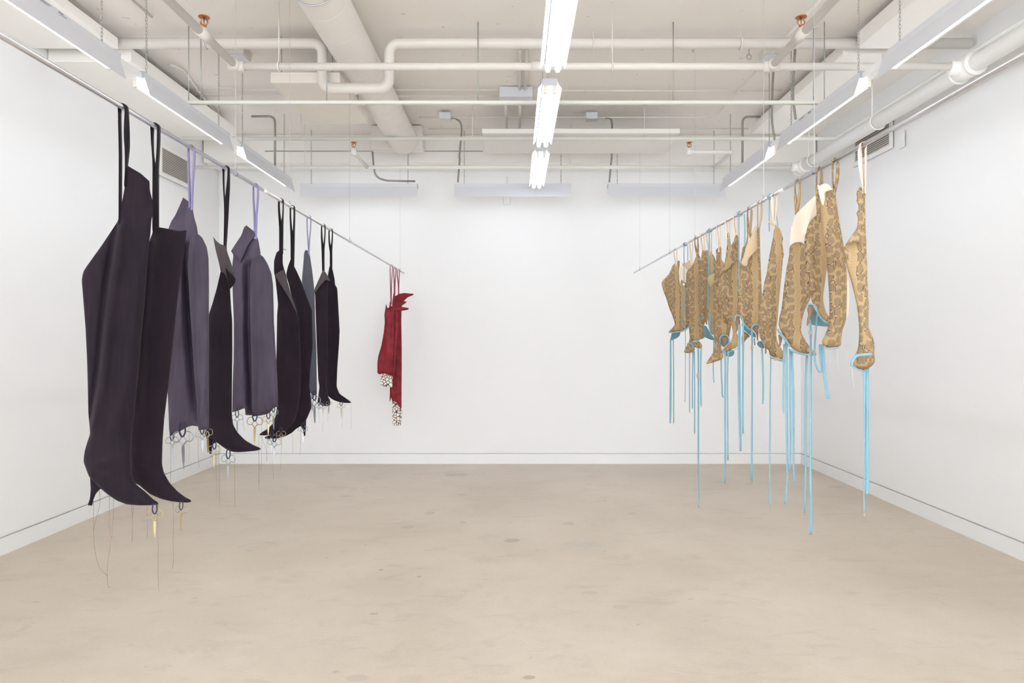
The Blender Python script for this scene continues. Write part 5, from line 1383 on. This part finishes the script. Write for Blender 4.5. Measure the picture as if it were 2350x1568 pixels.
loop_strap('hanging_strap', ROD_R, Y, [(1551.5, 604, 2.4), (1550, 590, 2.4), (1548, 576, 1.8)], [(1553, 602, 2.4), (1553, 590, 2.6), (1552.6, 576, 1.6)], .015, CR, b)
hang(b, Y, [([(1539, 780, 3.4), (1539, 860, 4), (1538.6, 940, 4.6), (1538, 972, 2.4)], False), ([(1545, 778, 2.6), (1546, 860, 2.6), (1546, 971, 2.6)], True)], .01)

# ------------------------------------------------------------------ loose blue ribbons tied round the rail
def tied(px, label, left, right, w=.012):
    Y = ROD_R.Y(px)
    t = thing('hanging_ribbon', label, 'ribbon', (ROD_R.X, Y, ROD_R.Z), 'blue ribbons tied to the rail')
    bm = bmesh.new()
    for k in (-1, 0, 1):
        tube(bm, [(ROD_R.X + (ROD_R.r + .0045) * math.cos(a), Y + k * .007 + .004 * math.sin(a), ROD_R.Z + (ROD_R.r + .0045) * math.sin(a)) for a in [q * math.pi / 8 for q in range(16)]], .0035, 6, closed=True)
    obj('knot', bm, M['blue'], t, True)
    for pts in (left, right):
        if pts: ribbon('ribbon_tail', pts, Y, M['blue'], t, w)
    return t
tied(1768, 'blue ribbon knotted on the rail by the slim torn edged boot', [(1765.5, 453, 1.6), (1765.3, 490, 1.6), (1765, 520, 1.6), (1765.3, 532, 1.4)], [(1781, 475, 1), (1783, 500, 1.2), (1785.5, 520, 1.4)])
tied(1698, 'blue ribbon knotted on the rail in front of the triangular flap', [(1695.6, 494, 1.8), (1695.6, 540, 1.8), (1696, 600, 2.2), (1696.5, 655, 2), (1696.3, 676, 1.6)], [(1708, 492, 1.4), (1709.4, 525, 2), (1709.5, 565, 2.4)])
tied(1629, 'blue ribbon knotted on the rail over the notched boot', [(1627.5, 534, 1.8), (1627, 580, 2.2), (1626, 640, 2), (1625, 690, 2), (1624.6, 712, 1.6)], [(1633, 536, 1), (1633, 590, 1.2), (1633, 628, 2.4)])
t = tied(1572, 'blue ribbon knotted on the rail, last before the end wall, with a pale bead', [(1569.5, 565, 1.2), (1569.5, 590, 2), (1570.4, 604, 2)], [(1578, 563, 1), (1578.3, 585, 1.6), (1578, 598, 1.6)])
ribbon('ribbon_tail', [(1569.6, 600, 1.4), (1569.6, 646, 1.4), (1570.5, 680, 1.6), (1572, 740, 1.6), (1573, 800, 1.2), (1572, 923, .9)], 5.0, M['blue'], t)
c = at(1569.6, 653, 5.0); bm = bmesh.new(); bmesh.ops.create_uvsphere(bm, u_segments=10, v_segments=8, radius=.008)
bmesh.ops.translate(bm, verts=bm.verts, vec=c); obj('bead', bm, M['white_sleeve'], t, True)

# ------------------------------------------------------------------ camera, world, view
cam = bpy.data.cameras.new('camera'); co = bpy.data.objects.new('camera', cam); C.objects.link(co)
co.location = (0, 0, EYE); co.rotation_euler = (math.pi / 2, 0, 0)
cam.sensor_width = 36; cam.sensor_fit = 'HORIZONTAL'; cam.lens = F * 36 / 2350
cam.shift_x = (1175 - VX) / 2350; cam.shift_y = -(784 - VY) / 2350
cam.clip_start = .05; cam.clip_end = 60
S.camera = co
w = bpy.data.worlds.new('World'); S.world = w; w.use_nodes = True
w.node_tree.nodes['Background'].inputs[0].default_value = (.90, .958, 1.025, 1)
w.node_tree.nodes['Background'].inputs[1].default_value = WORLD
S.view_settings.view_transform = 'Standard'; S.view_settings.look = 'None'
S.view_settings.gamma = 1; S.view_settings.exposure = EXPO
try: S.view_settings.use_curve_mapping = False
except Exception: pass
S.cycles.use_denoising = True
S.cycles.max_bounces = 7; S.cycles.diffuse_bounces = 6; S.cycles.glossy_bounces = 3
S.cycles.use_adaptive_sampling = True; S.cycles.adaptive_threshold = .04; S.cycles.use_light_tree = False
S.cycles.sample_clamp_indirect = 8
S.cycles.caustics_reflective = False; S.cycles.caustics_refractive = False
